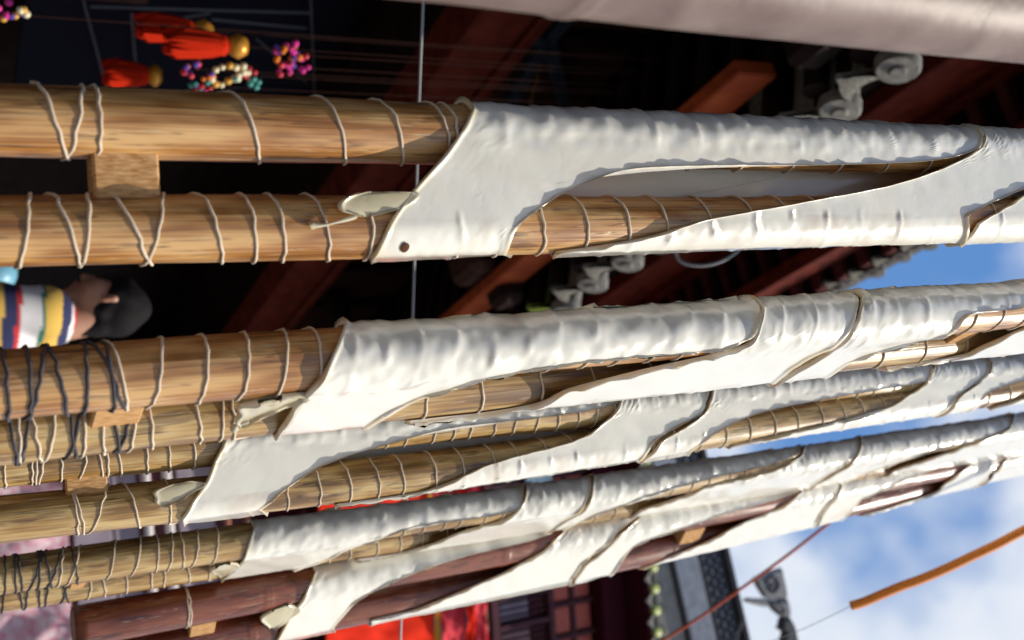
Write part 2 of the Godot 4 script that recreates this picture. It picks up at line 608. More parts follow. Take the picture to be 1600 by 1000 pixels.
# a wet sheet between two outlines given as sight points on the rack; it goes on behind the poles
func sheet(R: Dictionary, left: Array, right: Array, layer: int, label: String, group: String, opt := {}) -> MeshInstance3D:
	var ends := []
	var tuck: float = opt.get("tuck", 4.0 if layer > 0 else 0.0)
	for side in [left, right]:
		var L := []
		for q in side:
			# an upper sheet is tucked a little over the one before it
			var v := pick(R, q[0] - (tuck if ends.size() == 0 else 0.0), q[1])
			if L.size() > 0 and v.x < L[L.size() - 1].x:
				v.x = L[L.size() - 1].x + 0.002
			L.append(v)
		ends.append(L)
	var rows: int = opt.get("rows", 84)
	var LL := []
	var RR := []
	if opt.get("flap", false):
		LL = resample(catmull(ends[0], 12), rows)
		RR = resample(catmull(ends[1], 12), rows)
	else:
		# before, over and behind the front are laid out apart, so that the rows never cross
		var lift: float = (ends[1][0].y - ends[0][ends[0].size() - 1].y) * 0.62
		for k in 2:
			var L2: Array = ends[k]
			var f: Vector2 = L2[0]
			var z: Vector2 = L2[L2.size() - 1]
			var pre := [Vector2(f.x - 0.42, f.y + 0.004), Vector2(f.x - 0.12, f.y), f]
			var up := lift * (0.55 if k == 0 else 1.3)
			var post := [z, Vector2(z.x + 0.09, z.y + up * 0.02), Vector2(maxf(z.x + 0.2, 1.3), z.y + up * 0.14), Vector2(1.5, z.y + up * 0.5), Vector2(1.82, z.y + up)]
			var done := resample(catmull(pre, 8), 11)
			done.pop_back()
			var mid := resample(catmull(L2, 12), rows - 28)
			mid.pop_back()
			done.append_array(mid)
			done.append_array(resample(catmull(post, 8), 19))
			if k == 0:
				LL = done
			else:
				RR = done
		rows = LL.size()
	# edges are never quite even
	for i in rows:
		LL[i].y += 0.0022 * wob.get_noise_2d(LL[i].y * 260.0 + LL[i].x * 30.0, layer * 40.0) * (0.4 if opt.get("flap", false) else 1.0)
		RR[i].y += 0.0018 * wob.get_noise_2d(RR[i].y * 260.0 + RR[i].x * 60.0, layer * 40.0 + 300.0) * (0.4 if opt.get("flap", false) else 1.0)
	var wide := 0.0
	for i in rows:
		wide = maxf(wide, absf(LL[i].y - RR[i].y))
	var nu: int = clampi(int(wide / opt.get("step", 0.0045)), 18, 230)
	var us := []
	for i in nu:
		us.append(float(i) / (nu - 1))
	var back := [1.0, 0.985, 0.9, 0.75, 0.6, 0.45, 0.3, 0.15, 0.05, 0.015, 0.0]
	var cols := nu + 6 + back.size()
	var P := PackedVector3Array()
	var C := PackedColorArray()
	var base: float = 0.0012 + layer * 0.0011
	var folds: float = 1.0 if layer > 0 or not opt.has("lumps") else 0.3
	var puff: float = opt.get("puff", 0.0)
	var thick: float = opt.get("thick", 0.0020)
	var cream := Color(0.885, 0.85, 0.76)
	var edge_tone := Color(0.66, 0.55, 0.31)
	if opt.get("flap", false):
		cream = Color(0.58, 0.51, 0.33)
		edge_tone = Color(0.72, 0.66, 0.50)
	var sheer := Color(0.70, 0.60, 0.50)
	var amp: float = opt.get("lumps", 1.0)
	var ev := []
	for P0 in [R.p1, R.p2]:
		var look: Vector3 = EYE - centre(P0, LL[rows / 2].y)
		look.y = 0
		look = look.normalized()
		ev.append(Vector3(look.z, 0, -look.x))
	var seed_off: float = layer * 37.0 + R.p1.a.x * 211.0
	for i in rows:
		var a: Vector2 = LL[i]
		var b: Vector2 = RR[i]
		var w := maxf(sqrt((a.x - b.x) * (a.x - b.x) * 0.03 + (a.y - b.y) * (a.y - b.y)), 0.004)
		var de := minf(0.0012 / w, 0.06)
		var de2 := minf(0.0045 / w, 0.12)
		var list := [0.0, de, de2]
		for u in us:
			list.append(lerpf(de2 * 1.5, 1.0 - de2 * 1.5, u))
		list.append_array([1.0 - de2, 1.0 - de, 1.0])
		var kk := 0
		for u in list:
			var c := lerpf(a.x, b.x, u)
			var h := lerpf(a.y, b.y, u)
			var dist: float = minf(u, 1.0 - u) * w
			var bead := exp(-dist * dist / 0.000014)
			var flat := 1.0
			if kk == 0 or kk == list.size() - 1:
				flat = 0.35
			env(R, c, h, 0.0)
			var d := base + (thick + bead * 0.0034 * clampf(1.0 + 1.2 * wob.get_noise_2d(h * 300.0, seed_off + u * 90.0), 0.4, 1.6)) * flat + puff * sqrt(maxf(0.0, u * (1.0 - u) * 4.0)) * sin(PI * i / (rows - 1))
			var cc := fposmod(c + 1.0, 2.0) - 1.0
			var tight := smoothstep(0.40, 0.20, absf(cc)) if cc < 0.5 else 0.55 * smoothstep(0.72, 0.8, cc)
			# lumps and folds where it clings to the first pole, a faint waviness where it hangs free
			var n1 := wob.get_noise_3d(h * 300.0, cc * 44.0 + seed_off, seed_off)
			var n2 := wob2.get_noise_3d(h * 640.0, cc * 100.0, seed_off + 9.0)
			d += (0.0015 * n1 * tight + 0.00028 * n2 * tight) * amp * flat
			d += 0.0009 * wob2.get_noise_3d((h - cc * 0.12) * 190.0, cc * 20.0, seed_off + 70.0) * (1.0 - tight) * flat
			# folds gather along the lower edge where it turns over the first pole
			var dl: float = u * w
			d += 0.0010 * sin(dl * (430.0 + 160.0 * sin(seed_off)) + 5.0 * n1 + 2.5 * n2) * clampf(0.55 + 1.4 * n1, 0.0, 1.2) * exp(-dl / 0.024) * smoothstep(0.0, 0.004, dl) * smoothstep(0.55, 0.25, absf(cc)) * folds
			# cords under the sheet show as ridges
			var P0: Dictionary = R.p1 if cc < 0.5 else R.p2
			var on := smoothstep(0.36, 0.24, cc) if cc < 0.5 else smoothstep(0.66, 0.76, cc)
			if on > 0.01:
				var fa := acos(clampf(-env_n.dot(ev[0 if cc < 0.5 else 1]), -1.0, 1.0)) / PI
				for t in P0.turns:
					var dh := absf(lerpf(t[0], t[1], fa) - h)
					if dh < 0.011:
						d += 0.0011 * clampf(0.65 + 1.6 * n1, 0.05, 1.4) * exp(-dh * dh / 0.000012) * on
			P.append(env_p + env_n * maxf(d, base + 0.0004))
			var col := cream
			var patch := wob.get_noise_3d(h * 160.0, cc * 30.0, seed_off + 140.0)
			var whole := 0.0 if puff > 0.0 else 1.0
			col = col.lerp(sheer, clampf(0.15 + patch * 1.5, 0.0, 1.0) * whole * 0.75 * (0.8 if cc > 0.72 and cc < 1.1 else 0.12))
			# thin wet places over the first pole let the wood show through as grey
			var film := wob.get_noise_3d(h * 210.0, cc * 26.0, seed_off + 260.0)
			col = col.lerp(Color(0.47, 0.455, 0.42), smoothstep(0.02, 0.42, film + 0.12) * whole * 0.55 * smoothstep(0.34, 0.12, absf(cc)))
			# edges dry to a yellowish rim
			var es := exp(-dist * dist / 0.000045)
			col = col.lerp(edge_tone, es * clampf(0.5 + 0.9 * n1 + 0.5 * patch, 0.05, 0.9))
			C.append(col)
			kk += 1
		for u in back:
			env(R, lerpf(a.x, b.x, u), lerpf(a.y, b.y, u), base - 0.0006)
			P.append(env_p)
			C.append(cream.lerp(edge_tone, 0.25))
	# which way round the faces run
	var i0 := (rows / 2) * cols + cols / 3
	var nn := (P[i0 + cols] - P[i0 - cols]).cross(P[i0 + 1] - P[i0 - 1])
	env(R, lerpf(LL[rows / 2].x, RR[rows / 2].x, 0.4), LL[rows / 2].y, 0.0)
	var mesh := grid_mesh(P, rows, cols, true, nn.dot(env_n) < 0, C)
	if opt.has("parent"):
		return put(mesh, opt.called, M.cheese, opt.parent)
	var o := put(mesh, "cheese_sheet", M.cheese)
	tag(o, label, "cheese", group)
	return o

func drip(R: Dictionary, parent: Node, pts: Array, r: float, called := "drip") -> void:
	var P := []
	for q in pts:
		var v := pick(R, q[0], q[1])
		env(R, v.x, v.y, 0.004)
		P.append(env_p)
	var path := smooth_path(P, 6)
	var rad := PackedFloat32Array()
	for i in path.size():
		var f := float(i) / (path.size() - 1)
		rad.append(r * (0.75 + 0.25 * sin(f * 9.0) + 0.9 * exp(-pow((f - 0.93) / 0.07, 2))) * (0.35 if i == path.size() - 1 else 1.0))
	var st := SurfaceTool.new()
	st.begin(Mesh.PRIMITIVE_TRIANGLES)
	st.set_color(Color(0.62, 0.56, 0.40))
	tube_into(st, path, rad, 10)
	put(st.commit(), called, M.cheese, parent)
func _ready() -> void:
	rng.seed = 20240611
	wob.seed = 3
	wob.frequency = 0.1
	wob.fractal_octaves = 2
	wob2.seed = 8
	wob2.frequency = 0.1
	wob2.fractal_octaves = 1
	# camera: held on its side, looking up at the racks
	var v := Vector3(3150, 200, -1753)
	var s := 1753.0 / v.length()
	var c := sqrt(1.0 - s * s)
	var roll := atan2(200.0, 3150.0)
	AF = Vector3(0, s, -c)
	var u := Vector3(0, c, s)
	AX = u * cos(roll) + Vector3.RIGHT * sin(roll)
	AY = u * sin(roll) - Vector3.RIGHT * cos(roll)
	var cam := Camera3D.new()
	cam.name = "camera"
	cam.transform = Transform3D(Basis(AX, AY, -AF), EYE)
	cam.keep_aspect = Camera3D.KEEP_HEIGHT
	cam.near = 0.05
	cam.far = 400.0
	var lens := CameraAttributesPhysical.new()
	lens.frustum_focal_length = 42.07
	lens.frustum_focus_distance = 1.22
	lens.frustum_near = 0.05
	lens.frustum_far = 400.0
	lens.exposure_aperture = 6.3
	cam.attributes = lens
	cam.fov = 31.85
	add_child(cam)
	cam.current = true
	# sky and sun
	var world := WorldEnvironment.new()
	world.name = "world_environment"
	var e := Environment.new()
	e.background_mode = Environment.BG_SKY
	var sky := Sky.new()
	var pan := PanoramaSkyMaterial.new()
	pan.panorama = sky_picture()
	sky.sky_material = pan
	e.sky = sky
	e.background_energy_multiplier = 1.0
	e.ambient_light_source = Environment.AMBIENT_SOURCE_SKY
	e.tonemap_mode = Environment.TONE_MAPPER_LINEAR
	e.tonemap_exposure = 0.97
	e.sdfgi_enabled = true
	e.ssao_enabled = true
	e.ssil_enabled = true
	world.environment = e
	add_child(world)
	var sun := DirectionalLight3D.new()
	sun.name = "sun"
	sun.light_energy = 1.5
	sun.light_color = Color(1.0, 0.96, 0.9)
	sun.light_angular_distance = 0.5
	sun.shadow_enabled = true
	var az := deg_to_rad(60.0)
	var el := deg_to_rad(52.0)
	var to_sun := Vector3(sin(az) * cos(el), sin(el), cos(az) * cos(el))
	add_child(sun)
	sun.look_at_from_position(to_sun * 50.0, Vector3.ZERO, Vector3.UP)
	materials()
	setting()
	racks()
	extras()

func sky_picture() -> ImageTexture:
	var W := 1024
	var H := 512
	var im := Image.create(W, H, false, Image.FORMAT_RGBF)
	var n := FastNoiseLite.new()
	n.seed = 14
	n.frequency = 1.0
	n.fractal_octaves = 6
	n.fractal_gain = 0.55
	var big := FastNoiseLite.new()
	big.seed = 5
	big.frequency = 1.0
	big.fractal_octaves = 2
	for y in H:
		var lat := PI * (0.5 - (y + 0.5) / H)
		for x in W:
			var lon := TAU * (x + 0.5) / W
			var d := Vector3(sin(lon) * cos(lat), sin(lat), -cos(lon) * cos(lat))
			var up := maxf(d.y, 0.0)
			var col := Color(0.24, 0.43, 0.76).lerp(Color(0.10, 0.26, 0.62), pow(up, 0.8))
			if d.y > 0.0:
				var q := d / (d.y + 0.25)
				var cover := big.get_noise_3d(q.x * 0.9 + 3.0, 0.0, q.z * 0.9) * 0.9
				# the western half of the sky is clearer than the eastern one
				cover += clampf((d.x - 0.10) * 3.2, -0.62, 0.55)
				var puff := n.get_noise_3d(q.x * 3.2, 4.0, q.z * 3.2) + n.get_noise_3d(q.x * 9.0, 9.0, q.z * 9.0) * 0.35
				var k := smoothstep(-0.42, 0.46, puff * 0.9 + cover * 1.5 + 0.22)
				var tone := Color(0.64, 0.74, 0.90).lerp(Color(0.98, 1.0, 1.04), clampf(0.5 + puff, 0.0, 1.0))
				col = col.lerp(tone, k * 0.95)
			else:
				col = Color(0.22, 0.21, 0.20)
			im.set_pixel(x, y, col)
	return ImageTexture.create_from_image(im)

# ---------------------------------------------------------------- the five racks and their sheets
func racks() -> void:
	# the rack along the top of the photo
	var A := rack("tan bamboo drying rack nearest the top edge of the photo, square wood spacer at left", pole(187, 240, 115, 0.055), pole(361, 340, 115, 0.055, 2), M.bamboo_tan, M.bamboo_tan, {
		"s": [[[52, 110], [132, 98], [148, 152], [360, 408], [498, 542], [588, 632], [668, 700], [692, 706]], [[48, 25], [78, 128], [138, 125], [165, 240], [258, 222], [308, 350], [375, 398], [418, 445], [480, 515], [565, 572]]],
		"auto": [[765, 1750, 88, 18], [690, 1750, 72, 30]], "spacer": [[152, 257, -0.002], [1556, 1592, 0.0]], "cord": 0.0014})
	sheet(A, [[735, 170], [722, 200], [692, 245], [645, 300], [605, 360], [580, 402]],
		[[1535, 212], [1530, 232], [1480, 246], [1300, 255], [1100, 258], [1000, 265], [905, 290], [845, 325], [803, 360], [790, 395]], 0,
		"lowest cream cheese sheet of the top rack, brown hole in its corner", "cheese sheets wound on the racks", {"lumps": 1.3, "step": 0.0028, "rows": 130})
	sheet(A, [[1540, 212], [1535, 232], [1490, 258], [1400, 286], [1250, 318], [1100, 346], [980, 376], [872, 394]],
		[[1760, 225], [1700, 262], [1610, 288], [1550, 315], [1508, 340], [1500, 378]], 1,
		"smooth white cheese sheet above the first one on the top rack, edge sloping past bamboo", "cheese sheets wound on the racks", {"step": 0.0028, "rows": 130})
	sheet(A, [[1770, 225], [1710, 268], [1625, 296], [1565, 330], [1530, 352], [1500, 379]],
		[[2100, 240], [2000, 270], [1850, 290], [1780, 310], [1740, 340], [1720, 372]], 2,
		"folded white cheese sheet at the right end of the top rack against blue sky", "cheese sheets wound on the racks", {"step": 0.0028, "rows": 130})
	# second rack
	var B := rack("tan bamboo drying rack second from the photo's top, bound with dark cord at left", pole(601, 478, 113, 0.055), pole(674, 518, 104, 0.055), M.bamboo_tan, M.bamboo_olive, {
		"s": [[[165, 200], [255, 230], [318, 308], [385, 370], [445, 428], [487, 490]], [[20, 30], [35, 65], [90, 68], [125, 128], [140, 165], [210, 200], [215, 240], [285, 315], [335, 345], [345, 365]]],
		"auto": [[545, 1750, 56, -16], [640, 1750, 88, 30]],
		"dark": [[[0, 14], [40, 48], [76, 38], [70, 108], [130, 130], [160, 178], [135, 200]], [[6, 26], [48, 30], [92, 120], [132, 100], [150, 190], [212, 176]]], "spacer": [[135, 213, 0.0], [1470, 1500, 0.0]], "cord": 0.0013})
	sheet(B, [[540, 506], [533, 525], [515, 565], [482, 610], [452, 650], [428, 688]],
		[[1186, 482], [1184, 508], [1165, 532], [1120, 545], [1000, 541], [900, 562], [800, 583], [690, 610], [620, 636], [570, 668]], 0,
		"thick cream cheese sheet at the lower end of the second rack with ribbed upper part", "cheese sheets wound on the racks", {"lumps": 1.2, "step": 0.0028, "rows": 130})
	sheet(B, [[1194, 482], [1190, 508], [1172, 535], [1105, 557], [1000, 580], [900, 606], [800, 640], [705, 664], [640, 676]],
		[[1340, 466], [1336, 490], [1318, 525], [1280, 548], [1238, 572], [1208, 602]], 1,
		"white cheese sheet mid-way up the second rack ending in an S-shaped brown seam", "cheese sheets wound on the racks", {"step": 0.0028, "rows": 130})
	sheet(B, [[1348, 466], [1344, 490], [1328, 525], [1294, 550], [1250, 574], [1214, 602]],
		[[1640, 460], [1592, 482], [1520, 488], [1470, 522], [1420, 534], [1330, 562], [1290, 592]], 2,
		"ribbed grey-white cheese sheet beyond the S-shaped seam on the second rack", "cheese sheets wound on the racks", {"step": 0.0028, "rows": 130})
	sheet(B, [[1660, 460], [1640, 480], [1600, 514], [1540, 540], [1480, 562], [1385, 584]],
		[[1900, 440], [1850, 470], [1760, 500], [1700, 530], [1660, 545]], 0,
		"white cheese sheet at the right edge of the second rack below a small spacer", "cheese sheets wound on the racks", {"step": 0.0028, "rows": 130})
	# third rack
	var C := rack("olive bamboo drying rack in the middle of the five, wood block tied with white cord", pole(725, 575, 75, 0.055), pole(812, 605, 75, 0.055, 10, 0.62), M.bamboo_olive, M.bamboo_olive, {
		"s": [[[0, 8], [42, 50], [52, 55], [68, 60], [88, 95], [140, 120], [145, 160], [160, 168], [170, 190], [218, 230], [253, 265], [292, 302]], [[108, 122], [110, 132], [172, 136], [190, 220], [258, 265]]],
		"auto": [[380, 1750, 36, 8], [432, 1750, 46, 20]], "spacer": [[104, 170, 0.0], [1200, 1226, 0.0]], "cord": 0.0013})
	sheet(C, [[348, 690], [336, 720], [318, 760], [284, 812]],
		[[968, 610], [966, 630], [850, 652], [700, 668], [620, 690], [520, 722], [450, 762], [408, 796]], 0,
		"pale cheese sheet at the lower end of the middle rack with a wavy cream edge", "cheese sheets wound on the racks", {"step": 0.0028, "rows": 130})
	sheet(C, [[974, 610], [970, 634], [950, 658], [890, 692], [800, 717], [700, 757], [640, 774], [530, 788]],
		[[1108, 598], [1104, 625], [1090, 650], [1058, 665], [1020, 690], [1000, 716]], 1,
		"broad white cheese sheet on the middle rack stopping short of a brown gap", "cheese sheets wound on the racks", {"step": 0.0028, "rows": 130})
	sheet(C, [[1116, 598], [1112, 625], [1104, 645], [1072, 668], [1034, 692], [1010, 715]],
		[[1452, 562], [1446, 596], [1300, 622], [1200, 642], [1132, 668], [1080, 702]], 2,
		"ribbed white cheese sheet between the brown gap and a spacer on the middle rack", "cheese sheets wound on the racks", {"step": 0.0028, "rows": 130})
	sheet(C, [[1460, 562], [1456, 585], [1430, 612], [1350, 650], [1250, 674], [1145, 696]],
		[[1542, 560], [1536, 590], [1490, 626], [1458, 652]], 0,
		"smooth white cheese sheet on the middle rack just right of its upper spacer", "cheese sheets wound on the racks", {"step": 0.0028, "rows": 130})
	sheet(C, [[1548, 560], [1542, 590], [1498, 628], [1466, 650]],
		[[1760, 540], [1680, 572], [1600, 594], [1545, 612], [1505, 645]], 1,
		"white cheese sheet last but one on the middle rack beneath the blue gap", "cheese sheets wound on the racks", {"step": 0.0028, "rows": 130})
	sheet(C, [[1770, 540], [1700, 575], [1640, 608], [1560, 634]],
		[[1950, 520], [1850, 560], [1780, 590], [1740, 612]], 2,
		"thin white cheese strip at the right end of the middle rack", "cheese sheets wound on the racks", {"step": 0.0028, "rows": 130})
	# fourth rack
	var D := rack("narrow bamboo drying rack fourth from the top, black cord crossed at left end", pole(900, 666, 60, 0.055, 6), pole(928, 690, 57, 0.055, 4), M.bamboo_olive, M.bamboo_olive, {
		"s": [[[100, 88], [128, 102], [182, 165], [223, 203], [246, 242], [270, 260], [280, 285], [310, 298], [340, 330]], [[145, 135], [150, 165], [190, 198], [230, 236], [248, 256], [284, 296], [318, 326]]],
		"auto": [[400, 1750, 34, -8], [430, 1750, 36, 14]],
		"dark": [[[8, 6], [22, 24], [25, 35], [60, 58], [64, 82], [108, 122], [100, 70], [74, 40]], [[5, 2], [20, 36], [42, 38], [55, 62], [75, 70], [84, 108], [112, 92]]], "spacer": [[104, 128, 0.0]], "cord": 0.0012})
	sheet(D, [[396, 825], [388, 850], [368, 888], [344, 912]],
		[[818, 760], [816, 778], [806, 796], [760, 808], [650, 822], [560, 852], [505, 876], [460, 898]], 0,
		"short ribbed cream cheese sheet at the lower end of the fourth rack", "cheese sheets wound on the racks", {"lumps": 1.2})
	sheet(D, [[826, 758], [822, 780], [802, 808], [735, 828], [660, 856], [610, 876], [560, 892]],
		[[922, 740], [921, 770], [900, 800], [850, 834]], 1,
		"small white cheese sheet on the fourth rack left of a dark curved seam", "cheese sheets wound on the racks")
	sheet(D, [[930, 738], [927, 770], [908, 800], [862, 832]],
		[[1252, 694], [1248, 712], [1200, 726], [1100, 750], [1000, 776], [935, 800], [880, 830]], 2,
		"long ribbed white cheese sheet on the fourth rack right of a dark curved seam", "cheese sheets wound on the racks", {"lumps": 1.2})
	sheet(D, [[1258, 694], [1252, 714], [1210, 735], [1100, 764], [1000, 798]],
		[[1342, 682], [1338, 708], [1300, 736], [1270, 756]], 0,
		"white cheese sheet on the fourth rack before its second curved seam", "cheese sheets wound on the racks")
	sheet(D, [[1348, 682], [1344, 708], [1308, 738], [1278, 756]],
		[[1582, 648], [1576, 668], [1520, 690], [1450, 705], [1400, 722], [1330, 748]], 1,
		"ribbed white cheese sheet on the fourth rack after its second curved seam", "cheese sheets wound on the racks")
	sheet(D, [[1588, 648], [1580, 670], [1510, 698], [1400, 735]],
		[[1850, 620], [1750, 655], [1700, 672], [1660, 690]], 2,
		"thin white cheese sheet at the right end of the fourth rack", "cheese sheets wound on the racks")
	# lowest rack
	var Er := rack("red-brown lacquered bamboo drying rack lowest in the photo, its cut end showing", pole(1002, 706, 66, 0.065), pole(1062, 721, 64, 0.065, 13), M.bamboo_red, M.bamboo_red, {
		"s": [[[288, 291], [290, 296]], []], "auto": [[], []], "spacer": [[292, 332, 0.0], [1052, 1084, 0.01]], "from": [118, 96], "node": 0.46, "cord": 0.0014})
	sheet(Er, [[492, 893], [482, 918], [458, 958], [428, 1004]],
		[[862, 834], [840, 842], [700, 874], [620, 907], [555, 940], [522, 982]], 0,
		"pale cheese sheet at the lower end of the lowest rack over red-brown bamboo", "cheese sheets wound on the racks")
	sheet(Er, [[884, 830], [868, 846], [850, 862], [834, 872], [784, 899], [742, 916], [686, 940], [630, 959], [584, 970]],
		[[998, 806], [966, 830], [938, 858], [908, 882], [893, 904]], 1,
		"white cheese sheet second along the lowest rack with a rounded upper edge", "cheese sheets wound on the racks")
	sheet(Er, [[1006, 806], [974, 832], [946, 860], [917, 883], [903, 903]],
		[[1248, 768], [1230, 777], [1130, 802], [1010, 842], [968, 878], [954, 898]], 2,
		"ribbed white cheese sheet third along the lowest rack above red bamboo", "cheese sheets wound on the racks")
	sheet(Er, [[1256, 764], [1240, 780], [1164, 816], [1100, 850], [1036, 876], [1002, 889]],
		[[1312, 752], [1302, 778], [1280, 806], [1270, 824]], 0,
		"white cheese sheet fourth along the lowest rack against the clouds", "cheese sheets wound on the racks")
	sheet(Er, [[1318, 752], [1310, 778], [1288, 806], [1278, 824]],
		[[1522, 712], [1492, 724], [1400, 756], [1345, 780], [1322, 806]], 1,
		"white cheese sheet fifth along the lowest rack with a brown hollow beneath", "cheese sheets wound on the racks")
	sheet(Er, [[1530, 712], [1500, 740], [1420, 786], [1350, 806]],
		[[1576, 702], [1560, 722], [1540, 748], [1530, 756]], 2,
		"small white cheese sheet sixth along the lowest rack near the right edge", "cheese sheets wound on the racks")
	sheet(Er, [[1582, 702], [1568, 722], [1548, 748], [1538, 756]],
		[[1750, 680], [1700, 700], [1660, 715], [1640, 735]], 0,
		"last white cheese sheet of the lowest rack at the right edge", "cheese sheets wound on the racks")
	# the loose tails under the lowest sheets
	var first := []
	for o in get_children():
		if String(o.name).begins_with("cheese_sheet"):
			first.append(o)
	var flap := {"flap": true, "called": "loose_tail", "rows": 30, "lumps": 2.0, "thick": 0.0016, "puff": 0.0026}
	flap.parent = first[0]
	sheet(A, [[572, 300], [546, 304], [528, 318], [538, 334], [560, 341]], [[610, 298], [648, 301], [652, 315], [630, 324], [580, 340]], 0, "", "", flap)
	drip(A, first[0], [[556, 340], [533, 345], [505, 349], [484, 356]], 0.0021)
	flap.parent = first[3]
	sheet(B, [[404, 628], [384, 634], [376, 648], [367, 661], [374, 666]], [[440, 618], [462, 618], [446, 632], [412, 645], [380, 665]], 0, "", "", flap)
	drip(B, first[3], [[388, 656], [378, 660], [370, 664], [365, 669]], 0.0024)
	flap.parent = first[7]
	sheet(C, [[266, 758], [248, 764], [242, 778], [246, 789], [254, 792]], [[300, 751], [316, 754], [298, 772], [276, 786], [260, 793]], 0, "", "", flap)
	flap.parent = first[13]
	sheet(D, [[336, 886], [328, 890], [334, 896], [344, 901]], [[360, 880], [372, 882], [364, 892], [350, 902]], 0, "", "", flap)
	flap.parent = first[19]
	sheet(Er, [[424, 954], [411, 962], [413, 974], [420, 981]], [[452, 945], [470, 950], [458, 964], [430, 982]], 0, "", "", flap)
	# the brown hole in the corner of the lowest sheet
	var at_hole := pick(A, 632, 383)
	env(A, at_hole.x, at_hole.y, 0.0042)
	var sp := SphereMesh.new()
	sp.radius = 0.0052
	sp.height = 0.0104
	sp.radial_segments = 16
	sp.rings = 8
	var hole := put(sp, "brown_hole", mat(Color(0.10, 0.045, 0.02), 0.6), first[0])
	hole.transform = Transform3D(Basis(env_n.cross(Vector3.UP).normalized(), Vector3.UP * 0.8, env_n * 0.16), env_p)

# ---------------------------------------------------------------- the old timber building on the far side
const LD := Vector3(0.3082, 0, -0.9513)   # along its front, away from the camera
const LN := Vector3(-0.9513, 0, -0.3082)  # into the building

func lb(u: float, w: float, H: float) -> Vector3:
	return Vector3(0, CAM_Y + H, 0) + LD * u + LN * w

func on_plane(px: float, py: float, w: float) -> Vector3:
	var q := AF + AX * ((px - 800.0) / F) - AY * ((py - 500.0) / F)
	return EYE + q * (w / q.dot(LN))

func lbox(parent: Node, called: String, m: Material, u0: float, u1: float, w0: float, w1: float, H0: float, H1: float, bev := 0.008) -> MeshInstance3D:
	var o := put(bev_box(Vector3(u1 - u0, H1 - H0, w1 - w0), bev), called, m, parent)
	o.transform = Transform3D(Basis(LD, Vector3.UP, -LN), lb((u0 + u1) * 0.5, (w0 + w1) * 0.5, (H0 + H1) * 0.5))
	return o

func bar(parent: Node, called: String, m: Material, a: Vector3, b: Vector3, width: float, depth: float, face: Vector3) -> MeshInstance3D:
	var y := (b - a).normalized()
	var x := y.cross(face).normalized()
	var o := put(bev_box(Vector3(width, a.distance_to(b), depth), 0.006), called, m, parent)
	o.transform = Transform3D(Basis(x, y, x.cross(y)), (a + b) * 0.5)
	return o

func round_bar(parent: Node, called: String, m: Material, a: Vector3, b: Vector3, r: float, sides := 12) -> MeshInstance3D:
	return put(tube(PackedVector3Array([a, b]), r, sides), called, m, parent)

# a half-round cover tile with a closed, ornamented end, its mouth at the origin and its length along -z
func cover_tile_mesh(r: float, length: float) -> ArrayMesh:
	var st := SurfaceTool.new()
	st.begin(Mesh.PRIMITIVE_TRIANGLES)
	tube_into(st, PackedVector3Array([Vector3(0, 0, -length), Vector3(0, 0, 0)]), PackedFloat32Array([r * 0.93]), 14)
	tube_into(st, PackedVector3Array([Vector3(0, -0.1 * r, -0.02), Vector3(0, -0.1 * r, 0.012), Vector3(0, -0.1 * r, 0.02)]), PackedFloat32Array([r * 1.12, r * 1.12, r * 1.0]), 16)
	tube_into(st, PackedVector3Array([Vector3(0, -0.1 * r, 0.018), Vector3(0, -0.1 * r, 0.03)]), PackedFloat32Array([r * 0.5, r * 0.36]), 10)
	return st.commit()

func drip_tile_mesh(wid: float, drop: float) -> ArrayMesh:
	# a sagging pan tile whose front ends in a hanging tongue
	var P := PackedVector3Array()
	var cols := 9
	var prof := [[-0.30, 0.0, 1.0], [-0.01, 0.0, 1.0], [0.004, -0.02, 1.0], [0.008, -0.45, 0.86], [0.01, -0.8, 0.5], [0.011, -1.0, 0.1], [-0.006, -1.0, 0.1], [-0.012, -0.8, 0.5], [-0.014, -0.45, 0.84], [-0.018, -0.16, 1.0], [-0.30, -0.16, 1.0]]
	for p in prof:
		for k in cols:
			var x := (float(k) / (cols - 1) - 0.5)
			var sag := (x * x * 4.0 - 1.0) * wid * 0.18
			P.append(Vector3(x * wid * p[2], sag + p[1] * drop, p[0]))
	return grid_mesh(P, prof.size(), cols, false, true)

func eave(parent: Node, u0: float, u1: float, step: float, w: float, H: float, slope: Vector3, mossy: bool) -> void:
	var cover := cover_tile_mesh(step * 0.235, 0.34)
	var dripm := drip_tile_mesh(step * 0.55, step * 0.36)
	var out := -slope
	var z := out.normalized()
	var B := Basis(LD, LD.cross(z) * -1.0, z)
	if B.y.y < 0:
		B = Basis(-LD, z.cross(-LD), z)
	var n := int((u1 - u0) / step)
	for i in n:
		var u := u0 + i * step
		var t := put(cover, "cover_tile", M.tile if rng.randf() < 0.95 or not mossy else M.moss, parent)
		t.transform = Transform3D(B.rotated(z, rng.randf_range(-0.08, 0.08)), lb(u, w, H + 0.02) + Vector3(0, rng.randf_range(-0.012, 0.012), 0) + z * rng.randf_range(-0.02, 0.02))
		var g := put(dripm, "drip_tile", M.moss if mossy and rng.randf() < 0.3 else M.tile_end, parent)
		g.transform = Transform3D(B.rotated(z, rng.randf_range(-0.07, 0.07)), lb(u + step * 0.5, w, H) + Vector3(0, rng.randf_range(-0.012, 0.012), 0) + z * rng.randf_range(-0.02, 0.01))

func roof_slab(parent: Node, m: Material, u0: float, u1: float, w0: float, H0: float, w1: float, H1: float, th: float) -> void:
	var a := lb(0, w0, H0)
	var b := lb(0, w1, H1)
	var z := (a - b).normalized()
	var y := z.cross(LD)
	if y.y < 0:
		y = -y
	var o := put(bev_box(Vector3(u1 - u0, th, a.distance_to(b)), 0.01), "roof_deck", m, parent)
	o.transform = Transform3D(Basis(LD, y, LD.cross(y)), (a + b) * 0.5 + LD * (u0 + u1) * 0.5 + y * th * 0.5)

